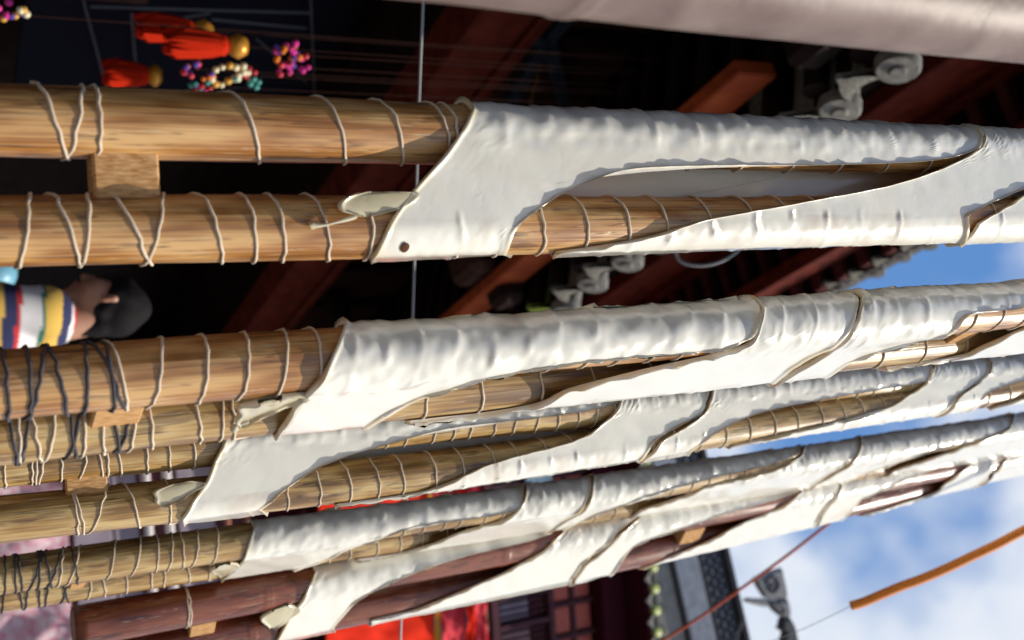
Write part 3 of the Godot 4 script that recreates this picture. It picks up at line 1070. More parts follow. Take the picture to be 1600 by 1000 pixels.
func timber_building() -> void:
	var o := thing("timber_building", Vector3.ZERO, "dark old timber building with red beams and two mossy tiled eaves behind the racks", "building")
	var u0 := -6.5
	var u1 := 12.5
	# shop floor
	lbox(o, "porch_floor", M.stone, u0, u1, 1.9, 3.62, -1.096, -0.95)
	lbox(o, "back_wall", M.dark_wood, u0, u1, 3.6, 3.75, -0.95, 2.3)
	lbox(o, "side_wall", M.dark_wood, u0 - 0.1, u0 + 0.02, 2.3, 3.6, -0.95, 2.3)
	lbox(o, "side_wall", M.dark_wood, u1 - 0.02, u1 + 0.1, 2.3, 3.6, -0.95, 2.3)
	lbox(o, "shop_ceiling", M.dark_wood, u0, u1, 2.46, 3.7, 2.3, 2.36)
	for u in [-5.0, -1.8, 1.3, 7.98, 11.2]:
		round_bar(o, "column", M.red_wood, lb(u, 2.4, -0.95), lb(u, 2.4, 2.08), 0.13, 24)
	# beam over the shop front and the painted frieze above it
	lbox(o, "shop_beam", M.red_wood, u0, u1, 2.3, 2.5, 2.06, 2.38)
	lbox(o, "beam_moulding", M.red_wood, u0, u1, 2.262, 2.297, 2.30, 2.36, 0.01)
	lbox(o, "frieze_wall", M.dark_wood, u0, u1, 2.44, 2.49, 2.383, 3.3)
	var uu := u0 + 0.2
	while uu < u1 - 0.6:
		lbox(o, "frieze_panel", M.brown_wood, uu, uu + 0.52, 2.415, 2.437, 2.46, 3.05)
		lbox(o, "frieze_post", M.dark_wood, uu + 0.55, uu + 0.63, 2.38, 2.437, 2.383, 3.1)
		uu += 0.66
	for q in [[855, 62, 806, 54, 0.075], [855, 62, 796, 165, 0.06], [858, 62, 884, 170, 0.065], [855, 62, 908, 2, 0.06]]:
		bar(o, "brace", M.blue_paint, on_plane(q[0], q[1], 2.36), on_plane(q[2], q[3], 2.36), q[4], 0.05, LN)
	for q in [[838, -6, 820, 40], [812, 70, 762, 152], [845, 100, 828, 165]]:
		bar(o, "gilded_strip", M.gold_paint, on_plane(q[0], q[1], 2.4), on_plane(q[2], q[3], 2.4), 0.012, 0.01, LN)
	# lower eave: orange fascia under round rafters, tile roof
	lbox(o, "eave_fascia", M.orange_wood, 2.44, u1, 1.58, 1.64, 2.46, 2.63)
	for u in [-4.4, -2.2, 0.0, 2.2, 4.4, 6.6, 8.8, 11.0]:
		lbox(o, "eave_bracket", M.dark_wood, u - 0.09, u + 0.09, 1.50, 2.4, 2.50, 2.64, 0.03)
		lbox(o, "bracket_block", M.brown_wood, u - 0.14, u + 0.14, 1.645, 1.80, 2.36, 2.50, 0.03)
	var u := 0.8
	while u < u1:
		round_bar(o, "rafter", M.dark_wood, lb(u, 1.47, 2.665), lb(u, 2.5, 3.10), 0.042, 10)
		u += 0.22
	roof_slab(o, M.dark_wood, u0 - 0.3, u1, 1.44, 2.70, 2.5, 3.15, 0.05)
	eave(o, 1.0, 9.0, 0.265, 1.40, 2.72, LN * 1.0 + Vector3(0, 0.42, 0), true)
	# upper storey
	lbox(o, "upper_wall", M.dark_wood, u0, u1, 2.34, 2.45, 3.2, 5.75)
	lbox(o, "upper_beam", M.red_wood, u0, u1, 2.24, 2.335, 4.62, 5.02)
	lbox(o, "upper_beam", M.red_wood, u0, u1, 2.26, 2.335, 5.18, 5.30)
	lbox(o, "upper_purlin", M.red_wood, u0, u1, 1.82, 1.92, 5.02, 5.24)
	u = 0.9
	while u < u1:
		lbox(o, "upper_rafter", M.maroon_wood, u - 0.035, u + 0.035, 1.72, 2.4, 5.26, 5.34)
		u += 0.21
	lbox(o, "upper_soffit", M.dark_wood, u0, u1, 1.72, 2.45, 5.345, 5.40)
	roof_slab(o, M.tile, u0 - 0.3, u1, 1.72, 5.42, 4.2, 6.6, 0.06)
	eave(o, 2.9, 7.6, 0.225, 1.70, 5.36, LN * 1.0 + Vector3(0, 0.45, 0), false)

# ---------------------------------------------------------------- the building across the courtyard
func fbox(parent: Node, called: String, m: Material, x0: float, x1: float, H0: float, H1: float, z0: float, z1: float, bev := 0.008) -> MeshInstance3D:
	var o := put(bev_box(Vector3(x1 - x0, H1 - H0, absf(z1 - z0)), bev), called, m, parent)
	o.position = Vector3((x0 + x1) * 0.5, CAM_Y + (H0 + H1) * 0.5, (z0 + z1) * 0.5)
	return o

func hall() -> void:
	var o := thing("courtyard_hall", Vector3.ZERO, "two-storey hall with salmon window panes, green tile ends and a grey ridge", "building")
	var xa := 0.55
	var xb := 6.6
	fbox(o, "wall", M.plum_wall, xa, xb, -1.1, 6.0, -9.6, -9.05)
	# shop front bands
	var x := xa
	while x < xb - 0.6:
		fbox(o, "lavender_panel", M.lavender, x, x + 0.64, 1.12, 1.40, -9.05, -8.98)
		fbox(o, "lavender_panel", M.lavender, x, x + 0.64, 1.415, 1.60, -9.05, -8.985)
		fbox(o, "lavender_panel", M.lavender, x, x + 0.64, 1.90, 2.18, -9.05, -8.98)
		x += 0.66
	fbox(o, "sill_board", M.maroon_wood, xa, xb, 1.02, 1.10, -9.05, -8.96)
	for h in [1.66, 1.82]:
		round_bar(o, "white_rail", M.white_paint, Vector3(xa, CAM_Y + h, -8.94), Vector3(xb, CAM_Y + h, -8.94), 0.035)
	for h in [2.26, 2.42]:
		round_bar(o, "brown_pipe", M.brown_pipe, Vector3(xa, CAM_Y + h, -8.92), Vector3(xb, CAM_Y + h, -8.92), 0.028)
	fbox(o, "shop_opening", M.dark_maroon, xa, xb, 2.50, 3.02, -9.05, -9.0)
	# upper floor of carved timber
	fbox(o, "rail", M.plum_wood, xa, xb, 4.56, 4.64, -9.05, -8.93)
	x = xa + 0.03
	var k := 0
	while x < xb - 0.3:
		fbox(o, "window_post", M.plum_wood, x, x + 0.05, 4.64, 5.16, -9.05, -8.93)
		fbox(o, "window_panel", M.pink_panel if k % 3 != 1 else M.lavender, x + 0.07, x + 0.25, 4.68, 4.98, -9.05, -9.0)
		fbox(o, "window_panel", M.maroon_wood, x + 0.07, x + 0.25, 5.0, 5.12, -9.05, -9.0)
		for s in 3:
			fbox(o, "glazing_bar", M.plum_wood, x + 0.085 + s * 0.06, x + 0.10 + s * 0.06, 4.66, 5.14, -8.995, -8.97, 0.003)
		x += 0.27
		k += 1
	fbox(o, "rail", M.plum_wood, xa, xb, 5.16, 5.22, -9.05, -8.93)
	x = xa + 0.05
	while x < xb - 0.3:
		for h in [5.24, 5.47]:
			fbox(o, "salmon_pane", M.salmon, x, x + 0.24, h, h + 0.17, -9.05, -8.99)
		fbox(o, "window_post", M.plum_wood, x + 0.25, x + 0.29, 5.22, 5.7, -9.05, -8.95)
		x += 0.3
	fbox(o, "rail", M.plum_wood, xa, xb, 5.415, 5.46, -9.05, -8.96)
	fbox(o, "cornice", M.dark_maroon, xa, xb, 5.66, 5.92, -9.05, -8.8)
	fbox(o, "eave_board", M.dark_maroon, xa - 0.2, xb + 0.2, 5.93, 5.97, -9.2, -8.48)
	# tile ends
	var disc := lathe([[0.0, -0.02], [0.05, -0.02], [0.055, 0.0], [0.05, 0.02], [0.03, 0.024], [0.0, 0.03]], 14)
	x = xa
	while x < xb:
		var t := put(disc, "green_tile_end", M.green_glaze, o)
		t.transform = Transform3D(Basis(Vector3.RIGHT, PI * 0.5), Vector3(x, CAM_Y + 6.02, -8.47))
		var g := put(drip_tile_mesh(0.14, 0.07), "drip_tile", M.tile, o)
		g.position = Vector3(x + 0.1, CAM_Y + 6.0, -8.46)
		x += 0.2
	var deck := put(bev_box(Vector3(xb - xa + 0.3, 0.05, 1.6), 0.01), "roof_deck", M.tile, o)
	deck.transform = Transform3D(Basis(Vector3.RIGHT, 0.36), Vector3((xa + xb) * 0.5, CAM_Y + 6.31, -9.22))
	x = xa
	while x < xb:
		var row := put(tube(PackedVector3Array([Vector3(0, 0, 0.78), Vector3(0, 0, -0.7)]), 0.05, 10), "tile_row", M.tile, o)
		row.transform = Transform3D(Basis(Vector3.RIGHT, 0.36), Vector3(x, CAM_Y + 6.345, -9.22))
		x += 0.2
	# the tall plastered ridge, turned a little towards the courtyard
	var along := Vector3(0.964, 0, 0.266)
	var out := Vector3(-0.266, 0, 0.964)
	var p0 := Vector3(0.72, CAM_Y, -9.62)
	var run := 5.6
	var bands := [[6.35, 6.62, 0.20, "ridge_plaster", M.plaster_warm], [6.62, 6.67, 0.28, "ridge_moulding", M.dark_tile], [6.67, 6.98, 0.19, "ridge_plaster", M.plaster_grey], [6.98, 7.30, 0.16, "ridge_lattice", M.dark_tile], [7.30, 7.37, 0.26, "ridge_cap", M.dark_tile]]
	for b in bands:
		var m := put(bev_box(Vector3(run, b[1] - b[0], b[2]), 0.012), b[3], b[4], o)
		m.transform = Transform3D(Basis(along, Vector3.UP, out), p0 + along * run * 0.5 + Vector3(0, (b[0] + b[1]) * 0.5, 0))
	var st := SurfaceTool.new()
	st.begin(Mesh.PRIMITIVE_TRIANGLES)
	var i := 0
	while i * 0.105 < run - 0.2:
		for q in [[0.0, 0.07], [0.035, 0.14], [-0.035, 0.14], [0.0, 0.21], [0.052, 0.245]]:
			var c: Vector3 = p0 + along * (0.1 + i * 0.105 + q[0]) + Vector3(0, 6.98 + q[1], 0) + out * 0.08
			tube_into(st, PackedVector3Array([c, c + out * 0.012]), PackedFloat32Array([0.016, 0.012]), 8)
		i += 1
	var dots := put(st.commit(), "pierced_pattern", M.plaster_grey, o)
	dots.set_meta("kind", "stuff")
	# curling roof ornament at the corner
	var fin := thing("roof_ornament", at_z(1215, 960, -8.2), "grey leaf-shaped roof ornament standing against the clouds right of the ridge", "ornament")
	var B := fin.position
	leaf(fin, B, "upper_leaf", [[235, 700], [250, 690], [270, 680], [320, 660], [375, 645], [384, 690], [395, 740], [402, 795], [360, 802], [318, 798], [285, 790], [258, 748]], 0.10, M.ornament)
	leaf(fin, B, "scroll_arm", [[188, 802], [205, 793], [250, 796], [318, 799], [322, 835], [290, 838], [240, 826], [200, 815]], 0.07, M.ornament)
	leaf(fin, B, "lower_leaf", [[300, 800], [350, 803], [402, 795], [412, 840], [415, 880], [396, 894], [362, 882], [325, 852]], 0.12, M.ornament)
	leaf(fin, B, "stem", [[343, 936], [368, 928], [372, 884], [398, 892], [412, 880], [436, 922], [462, 1040], [500, 1180], [430, 1180], [372, 1010], [384, 965]], 0.11, M.ornament_dark)
	for q in [[[300, 720], [340, 690], [366, 730], [340, 770], [318, 745], [336, 728]], [[330, 820], [370, 830], [395, 860], [372, 868], [356, 846]]]:
		var path := []
		for p in q:
			path.append(at_z(1100 + p[0] / 3.124, 680 + p[1] / 3.124, -8.14) - B)
		put(tube(smooth_path(path, 5), 0.014, 7), "scroll_relief", M.ornament_dark, fin)
	var tw := []
	for p in [[150, 1010], [166, 960], [188, 905]]:
		tw.append(at_z(1100 + p[0] / 3.124, 680 + p[1] / 3.124, -8.2) - B)
	put(tube(smooth_path(tw, 4), 0.016, 6), "thin_spike", M.ornament_dark, fin)

func leaf(fin: Node3D, B: Vector3, called: String, pts: Array, th: float, m: Material) -> void:
	var poly := PackedVector2Array()
	for p in pts:
		var w := at_z(1100 + p[0] / 3.124, 680 + p[1] / 3.124, -8.2) - B
		poly.append(Vector2(w.x, w.y))
	put(slab(poly, th), called, m, fin)

func slab(poly: PackedVector2Array, th: float) -> ArrayMesh:
	# a cut plate with a rounded rim
	var idx := Geometry2D.triangulate_polygon(poly)
	var inner := poly
	var sh := Geometry2D.offset_polygon(poly, -th * 0.25)
	if sh.size() == 1:
		inner = sh[0]
	idx = Geometry2D.triangulate_polygon(inner)
	var st := SurfaceTool.new()
	st.begin(Mesh.PRIMITIVE_TRIANGLES)
	st.set_smooth_group(-1)
	for s in [1.0, -1.0]:
		for t in range(0, idx.size(), 3):
			var a := inner[idx[t]]
			var b := inner[idx[t + 1]]
			var c := inner[idx[t + 2]]
			var ccw := (b - a).cross(c - a) > 0
			var seq := [a, c, b] if (ccw == (s > 0)) else [a, b, c]
			for q in seq:
				st.add_vertex(Vector3(q.x, q.y, th * 0.5 * s))
	var clockwise := Geometry2D.is_polygon_clockwise(poly)
	var n := poly.size()
	for i in n:
		var p := poly[i]
		var q := poly[(i + 1) % n]
		var pi := _near(inner, p)
		var qi := _near(inner, q)
		for s in [1.0, -1.0]:
			var A := Vector3(p.x, p.y, 0)
			var Bq := Vector3(q.x, q.y, 0)
			var C := Vector3(qi.x, qi.y, th * 0.5 * s)
			var D := Vector3(pi.x, pi.y, th * 0.5 * s)
			var seq := [A, Bq, C, A, C, D] if (clockwise == (s > 0)) else [A, C, Bq, A, D, C]
			for w in seq:
				st.add_vertex(w)
	st.generate_normals()
	return st.commit()

func _near(poly: PackedVector2Array, p: Vector2) -> Vector2:
	var best := poly[0]
	for q in poly:
		if q.distance_squared_to(p) < best.distance_squared_to(p):
			best = q
	return best

# hanging cloth: a sheet of folds between two heights, folds running downwards
func cloth_mesh(x0: float, x1: float, H0: float, H1: float, z: float, depth: float, folds: float, sd: float) -> ArrayMesh:
	var P := PackedVector3Array()
	var cols := 90
	var rows := 10
	for side in 2:
		for r in rows:
			var f := float(r) / (rows - 1)
			for c in cols:
				var g := float(c) / (cols - 1)
				var zz := z + sin(g * TAU * folds + sd + 1.5 * sin(g * 9.0 + sd)) * depth * (0.5 + 0.5 * f) + wob.get_noise_2d(g * 300.0, f * 30.0 + sd * 40.0) * depth
				var y := lerpf(H1, H0, f if side == 0 else 1.0 - f)
				if side == 1:
					var f2 := 1.0 - f
					zz = z + sin(g * TAU * folds + sd + 1.5 * sin(g * 9.0 + sd)) * depth * (0.5 + 0.5 * f2) + wob.get_noise_2d(g * 300.0, f2 * 30.0 + sd * 40.0) * depth - 0.006
				P.append(Vector3(lerpf(x0, x1, g), CAM_Y + y, zz))
	return grid_mesh(P, rows * 2, cols, false, true)

func setting() -> void:
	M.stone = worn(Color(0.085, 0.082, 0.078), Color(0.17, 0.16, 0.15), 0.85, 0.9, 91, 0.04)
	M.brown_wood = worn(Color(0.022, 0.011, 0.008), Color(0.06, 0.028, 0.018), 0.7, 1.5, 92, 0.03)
	M.maroon_wood = worn(Color(0.055, 0.014, 0.014), Color(0.11, 0.03, 0.028), 0.7, 1.5, 93, 0.03)
	M.plum_wall = mat(Color(0.16, 0.07, 0.085), 0.9)
	M.plum_wood = worn(Color(0.06, 0.025, 0.035), Color(0.13, 0.055, 0.065), 0.75, 2.0, 94, 0.04)
	M.lavender = worn(Color(0.30, 0.25, 0.31), Color(0.42, 0.36, 0.42), 0.6, 1.0, 95, 0.02)
	M.pink_panel = worn(Color(0.34, 0.19, 0.18), Color(0.50, 0.32, 0.31), 0.8, 4.0, 96, 0.04)
	M.salmon = worn(Color(0.42, 0.10, 0.08), Color(0.58, 0.17, 0.13), 0.7, 3.0, 97, 0.03)
	M.dark_maroon = mat(Color(0.05, 0.008, 0.016), 0.85)
	M.white_paint = mat(Color(0.75, 0.70, 0.70), 0.6)
	M.brown_pipe = mat(Color(0.36, 0.15, 0.10), 0.6)
	M.green_glaze = worn(Color(0.16, 0.21, 0.04), Color(0.36, 0.41, 0.11), 0.4, 6.0, 98, 0.04)
	M.plaster_warm = worn(Color(0.22, 0.21, 0.19), Color(0.34, 0.32, 0.29), 0.95, 1.4, 99, 0.03)
	M.plaster_grey = worn(Color(0.24, 0.26, 0.30), Color(0.38, 0.40, 0.44), 0.95, 1.4, 100, 0.03)
	M.dark_tile = worn(Color(0.035, 0.035, 0.042), Color(0.085, 0.085, 0.095), 0.85, 3.0, 101, 0.04)
	M.ornament = worn(Color(0.14, 0.14, 0.15), Color(0.34, 0.34, 0.35), 0.95, 3.0, 102, 0.05)
	M.ornament_dark = worn(Color(0.05, 0.055, 0.065), Color(0.13, 0.13, 0.14), 0.95, 3.0, 103, 0.05)
	M.red_cloth = mat(Color(0.92, 0.04, 0.014), 0.75)
	M.red_cloth.backlight_enabled = true
	M.red_cloth.backlight = Color(0.45, 0.05, 0.03)
	M.rose_cloth = mat(Color(0.70, 0.06, 0.08), 0.75)
	M.yellow_trim = mat(Color(0.75, 0.38, 0.05), 0.7)
	M.pink_print = worn(Color(0.80, 0.74, 0.76), Color(0.62, 0.18, 0.28), 0.85, 1.6, 104, 0.035)
	var ground := PlaneMesh.new()
	ground.size = Vector2(300, 300)
	structure(ground, "ground", M.stone)
	timber_building()
	hall()

func lumpy(points: Array, colors: Array, mats: Array, parent: Node, called: String, r: float) -> void:
	for i in points.size():
		var sm := SphereMesh.new()
		sm.radius = r * rng.randf_range(0.8, 1.2)
		sm.height = sm.radius * 2.0
		sm.radial_segments = 12
		sm.rings = 7
		var o := put(sm, called, mats[colors[i % colors.size()]], parent)
		o.position = points[i]

func tassel(at_top: Vector3, length: float, wid: float, label: String, beam_y: float) -> Node3D:
	var o := thing("hanging_tassel", at_top, label, "tassel", "red tassels hanging in the shop front")
	round_bar(o, "hanging_cord", M.thread, Vector3(0, beam_y - at_top.y, 0), Vector3(0, 0.0, 0), 0.0014, 5)
	put(lathe([[0.0, 0.03], [wid * 0.35, 0.025], [wid * 0.55, 0.0], [wid * 0.35, -0.03], [0.0, -0.034]], 14), "gold_knot", M.gold_bead, o)
	# the skirt: strands show as ridges round it
	var P := PackedVector3Array()
	var sides := 44
	var prof := [[0.25, 0.0], [0.42, -0.06], [0.40, -0.14], [0.46, -0.3], [0.52, -0.6], [0.56, -0.9], [0.54, -1.0], [0.2, -0.97]]
	for p in prof:
		for k in sides:
			var a := TAU * k / sides
			var rr: float = wid * p[0] * (1.0 + (0.2 if k % 2 == 0 else -0.2) * clampf(-p[1] * 4.0, 0.0, 1.0) + 0.12 * sin(k * 5.3) * -p[1])
			P.append(Vector3(cos(a) * rr, -0.03 + p[1] * length + 0.03 * sin(k * 3.7 + k * k) * -p[1], sin(a) * rr))
	put(grid_mesh(P, prof.size(), sides, true, true), "fringe", M.tassel_red, o)
	return o

# ---------------------------------------------------------------- soft bodies: capsules joined by a smooth minimum, meshed by surface nets
func body_mesh(bones: Array, cell: float, join: float, striped := false) -> ArrayMesh:
	var lo := Vector3.ONE * 1e9
	var hi := Vector3.ONE * -1e9
	for b in bones:
		var r := maxf(b[2], b[3]) + cell * 3.0
		lo = lo.min(b[0] - Vector3.ONE * r).min(b[1] - Vector3.ONE * r)
		hi = hi.max(b[0] + Vector3.ONE * r).max(b[1] + Vector3.ONE * r)
	var nx := int((hi.x - lo.x) / cell) + 2
	var ny := int((hi.y - lo.y) / cell) + 2
	var nz := int((hi.z - lo.z) / cell) + 2
	var g := PackedFloat32Array()
	g.resize(nx * ny * nz)
	g.fill(1.0)
	for b in bones:
		var a: Vector3 = b[0]
		var c: Vector3 = b[1]
		var reach := maxf(b[2], b[3]) + maxf(join * 1.3, cell * 2.5)
		var l := ((a.min(c) - Vector3.ONE * reach - lo) / cell).floor()
		var h := ((a.max(c) + Vector3.ONE * reach - lo) / cell).ceil()
		var ac := c - a
		var inv := 1.0 / maxf(ac.length_squared(), 1e-9)
		for z in range(maxi(int(l.z), 0), mini(int(h.z) + 1, nz)):
			for y in range(maxi(int(l.y), 0), mini(int(h.y) + 1, ny)):
				for x in range(maxi(int(l.x), 0), mini(int(h.x) + 1, nx)):
					var p := lo + Vector3(x, y, z) * cell
					var t := clampf((p - a).dot(ac) * inv, 0.0, 1.0)
					var d := p.distance_to(a + ac * t) - lerpf(b[2], b[3], t)
					var i := (z * ny + y) * nx + x
					var o := g[i]
					var k := clampf(0.5 + 0.5 * (o - d) / join, 0.0, 1.0)
					g[i] = lerpf(o, d, k) - join * k * (1.0 - k)
	var P := PackedVector3Array()
	var N := PackedVector3Array()
	var C := PackedColorArray()
	var at_cell := {}
	var I := PackedInt32Array()
	var step := [1, nx, nx * ny]
	for z in range(1, nz - 1):
		for y in range(1, ny - 1):
			for x in range(1, nx - 1):
				var i := (z * ny + y) * nx + x
				var inside := 0
				for q in 8:
					if g[i + (q & 1) + ((q >> 1) & 1) * nx + ((q >> 2) & 1) * nx * ny] < 0.0:
						inside += 1
				if inside == 0 or inside == 8:
					continue
				var sum := Vector3()
				var cnt := 0
				for q in 8:
					for ax in 3:
						if (q >> ax) & 1:
							continue
						var q2 := q | (1 << ax)
						var v0 := g[i + (q & 1) + ((q >> 1) & 1) * nx + ((q >> 2) & 1) * nx * ny]
						var v1 := g[i + (q2 & 1) + ((q2 >> 1) & 1) * nx + ((q2 >> 2) & 1) * nx * ny]
						if (v0 < 0.0) != (v1 < 0.0):
							var e := Vector3(q & 1, (q >> 1) & 1, (q >> 2) & 1)
							e[ax] = v0 / (v0 - v1)
							sum += e
							cnt += 1
				var f := sum / cnt
				var p := lo + (Vector3(x, y, z) + f) * cell
				at_cell[i] = P.size()
				P.append(p)
				N.append(Vector3(g[i + 1] - g[i], g[i + nx] - g[i], g[i + nx * ny] - g[i]).normalized())
				C.append(stripe(p) if striped else Color.WHITE)
	for key in at_cell:
		var i: int = key
		for ax in 3:
			var j: int = i + step[ax]
			if (g[i] < 0.0) == (g[j] < 0.0):
				continue
			var s1: int = step[(ax + 1) % 3]
			var s2: int = step[(ax + 2) % 3]
			if at_cell.has(i - s1) and at_cell.has(i - s2) and at_cell.has(i - s1 - s2):
				var a0: int = at_cell[i]
				var a1: int = at_cell[i - s1]
				var a2: int = at_cell[i - s1 - s2]
				var a3: int = at_cell[i - s2]
				if g[i] < 0.0:
					I.append_array([a0, a2, a1, a0, a3, a2])
				else:
					I.append_array([a0, a1, a2, a0, a2, a3])
	var A := []
	A.resize(Mesh.ARRAY_MAX)
	A[Mesh.ARRAY_VERTEX] = P
	A[Mesh.ARRAY_NORMAL] = N
	A[Mesh.ARRAY_COLOR] = C
	A[Mesh.ARRAY_INDEX] = I
	var m := ArrayMesh.new()
	m.add_surface_from_arrays(Mesh.PRIMITIVE_TRIANGLES, A)
	return m

var head_at := Vector3()
var head_fw := Vector3()
var head_up := Vector3()
var head_lf := Vector3()
func head(f: float, u: float, l: float) -> Vector3:
	return head_at + head_fw * f + head_up * u + head_lf * l

# printed stripes of the sweater: [width, colour] from the collar down
var stripes := []
var stripe_top := 0.0
var stripe_at := Vector3()
func stripe(p: Vector3) -> Color:
	var y := fposmod(stripe_top - p.y + 0.10 * (p - stripe_at).dot(head_fw), 0.403)
	for q in stripes:
		y -= q[0]
		if y < 0.0:
			return q[1]
	return stripes[0][1]

func person() -> void:
	var hc := at_z(165, 474, -3.6)
	var base := Vector3(hc.x + 0.05, 0.15, hc.z)
	var o := thing("person", base, "woman in a striped sweater seen from the side, black hair tied up", "person")
	var H := hc - base
	var fw := Vector3(-0.97, 0, -0.24).normalized()          # the way she faces
	var lf := Vector3.UP.cross(fw)              # her left, towards the camera
	var tilt := Basis(lf.normalized(), 0.34)                 # head bent down a little
	head_at = H
	head_fw = tilt * fw
	head_up = tilt * Vector3.UP
	head_lf = lf
	var sh := H + Vector3(0, -0.175, 0) - fw * 0.055
	var hip := Vector3(H.x, 0.86, H.z) - fw * 0.07
	var skin := StandardMaterial3D.new()
	skin.albedo_color = Color(0.40, 0.20, 0.125).linear_to_srgb()
	skin.roughness = 0.5
	skin.subsurf_scatter_enabled = true
	skin.subsurf_scatter_strength = 0.1
	var hair := worn(Color(0.006, 0.005, 0.006), Color(0.022, 0.02, 0.022), 0.75, 16.0, 121, 0.05, Vector2(3.0, 0.4))
	# skin: head, neck and hands in one body with the limbs under the clothes
	var b := []
	b.append([head(-0.018, 0.022, 0), head(0.022, -0.02, 0), 0.075, 0.064])
	b.append([head(0.02, -0.03, 0), head(0.056, -0.088, 0), 0.055, 0.03])
	b.append([head(0.076, 0.012, 0), head(0.100, -0.022, 0), 0.008, 0.012])
	b.append([head(0.07, -0.056, 0), head(0.08, -0.06, 0), 0.018, 0.012])
	for s in [-1.0, 1.0]:
		b.append([head(-0.010, 0.008, 0.076 * s), head(-0.004, -0.018, 0.075 * s), 0.010, 0.007])
		b.append([head(0.045, -0.018, 0.036 * s), head(0.05, -0.03, 0.034 * s), 0.03, 0.026])
	b.append([head(-0.03, -0.04, 0), sh + Vector3(0, 0.03, 0), 0.052, 0.058])
	put(body_mesh(b, 0.006, 0.02), "body", skin, o)
	for s in [-1.0, 1.0]:
		var ey := SphereMesh.new()
		ey.radius = 0.011
		ey.height = 0.022
		var em := put(ey, "eye", mat(Color(0.02, 0.015, 0.012), 0.2), o)
		em.position = head(0.072, 0.004, 0.031 * s)
		bar(o, "eyebrow", hair, head(0.078, 0.026, 0.018 * s), head(0.064, 0.026, 0.05 * s), 0.007, 0.006, fw)
	var lip := put(tube(smooth_path([head(0.082, -0.052, -0.022), head(0.094, -0.05, 0), head(0.082, -0.052, 0.022)], 4), 0.005, 6), "lips", mat(Color(0.33, 0.10, 0.09), 0.5), o)
	lip.cast_shadow = GeometryInstance3D.SHADOW_CASTING_SETTING_ON
	var hb := []
	hb.append([head(-0.022, 0.032, 0), head(-0.04, 0.02, 0), 0.080, 0.076])
	hb.append([head(0.022, 0.062, 0), head(-0.02, 0.05, 0), 0.044, 0.066])
	hb.append([head(-0.045, 0.0, 0), head(-0.055, -0.05, 0), 0.06, 0.036])
	hb.append([head(-0.04, 0.07, 0.01), head(-0.055, 0.075, 0.01), 0.045, 0.042])
	hb.append([head(0.0, 0.02, 0.06), head(-0.03, -0.035, 0.052), 0.016, 0.024])
	hb.append([head(-0.06, -0.05, 0.02), H - fw * 0.09 + Vector3(0, -0.13, 0), 0.028, 0.014])
	put(body_mesh(hb, 0.007, 0.02), "hair", hair, o)
	# sweater
	stripes = [[0.018, Color(0.72, 0.70, 0.68)], [0.03, Color(0.02, 0.025, 0.09)], [0.048, Color(0.62, 0.40, 0.08)], [0.010, Color(0.02, 0.16, 0.11)], [0.055, Color(0.66, 0.65, 0.66)], [0.012, Color(0.50, 0.03, 0.03)], [0.035, Color(0.02, 0.025, 0.09)], [0.045, Color(0.62, 0.40, 0.08)], [0.012, Color(0.03, 0.03, 0.05)], [0.008, Color(0.50, 0.03, 0.03)], [0.04, Color(0.70, 0.68, 0.66)], [0.05, Color(0.02, 0.025, 0.09)], [0.04, Color(0.55, 0.02, 0.03)]]
	stripe_top = sh.y + 0.075
	stripe_at = sh
	var knit := StandardMaterial3D.new()
	knit.vertex_color_use_as_albedo = true
	knit.roughness = 0.95
	var sw := []
	sw.append([sh + Vector3(0, -0.01, 0) + lf * 0.13, sh + Vector3(0, -0.01, 0) - lf * 0.13, 0.072, 0.072])
	sw.append([sh + Vector3(0, 0.05, 0) + fw * 0.012, sh + Vector3(0, -0.02, 0), 0.062, 0.1])
	sw.append([sh + Vector3(0, -0.14, 0) + lf * 0.06, hip + Vector3(0, 0.06, 0) + lf * 0.05, 0.115, 0.12])
	sw.append([sh + Vector3(0, -0.14, 0) - lf * 0.06, hip + Vector3(0, 0.06, 0) - lf * 0.05, 0.115, 0.12])
	var hands := []
	for s in [-1.0, 1.0]:
		var s0: Vector3 = sh + Vector3(0, -0.025, 0) + lf * 0.165 * s
		var el: Vector3 = s0 + Vector3(0, -0.275, 0) + fw * 0.05 + lf * 0.03 * s
		var wr: Vector3 = el + fw * 0.21 + Vector3(0, -0.06, 0) - lf * 0.04 * s
		sw.append([s0, el, 0.06, 0.05])
		sw.append([el, wr, 0.05, 0.038])
		var dirh: Vector3 = (wr - el).normalized()
		var hd := []
		var knuckle: Vector3 = wr + dirh * 0.085
		hd.append([wr - dirh * 0.06, wr, 0.028, 0.025])
		for k in 4:
			var across: Vector3 = lf * (0.012 - k * 0.017 + 0.014) * s
			var kn: Vector3 = knuckle + across + dirh * (-0.004 * absf(k - 1.0))
			hd.append([wr + across * 0.5 + dirh * 0.01, kn, 0.017, 0.013])
			var ln: float = [0.036, 0.042, 0.039, 0.03][k]
			var mid: Vector3 = kn + (dirh + Vector3(0, -0.45, 0)).normalized() * ln
			hd.append([kn, mid, 0.0095, 0.0085])
			hd.append([mid, mid + (dirh + Vector3(0, -1.3, 0)).normalized() * ln * 0.8, 0.0085, 0.007])
		var tb: Vector3 = wr + dirh * 0.02 + lf * 0.03 * -s
		hd.append([wr + dirh * 0.01, tb, 0.018, 0.013])
		hd.append([tb, tb + dirh * 0.04 - lf * 0.012 * s + Vector3(0, -0.01, 0), 0.012, 0.009])
		hands.append(hd)
	put(body_mesh(sw, 0.008, 0.035, true), "sweater", knit, o)
	for hd in hands:
		put(body_mesh(hd, 0.005, 0.008), "hand", skin, o)
	var legs := []
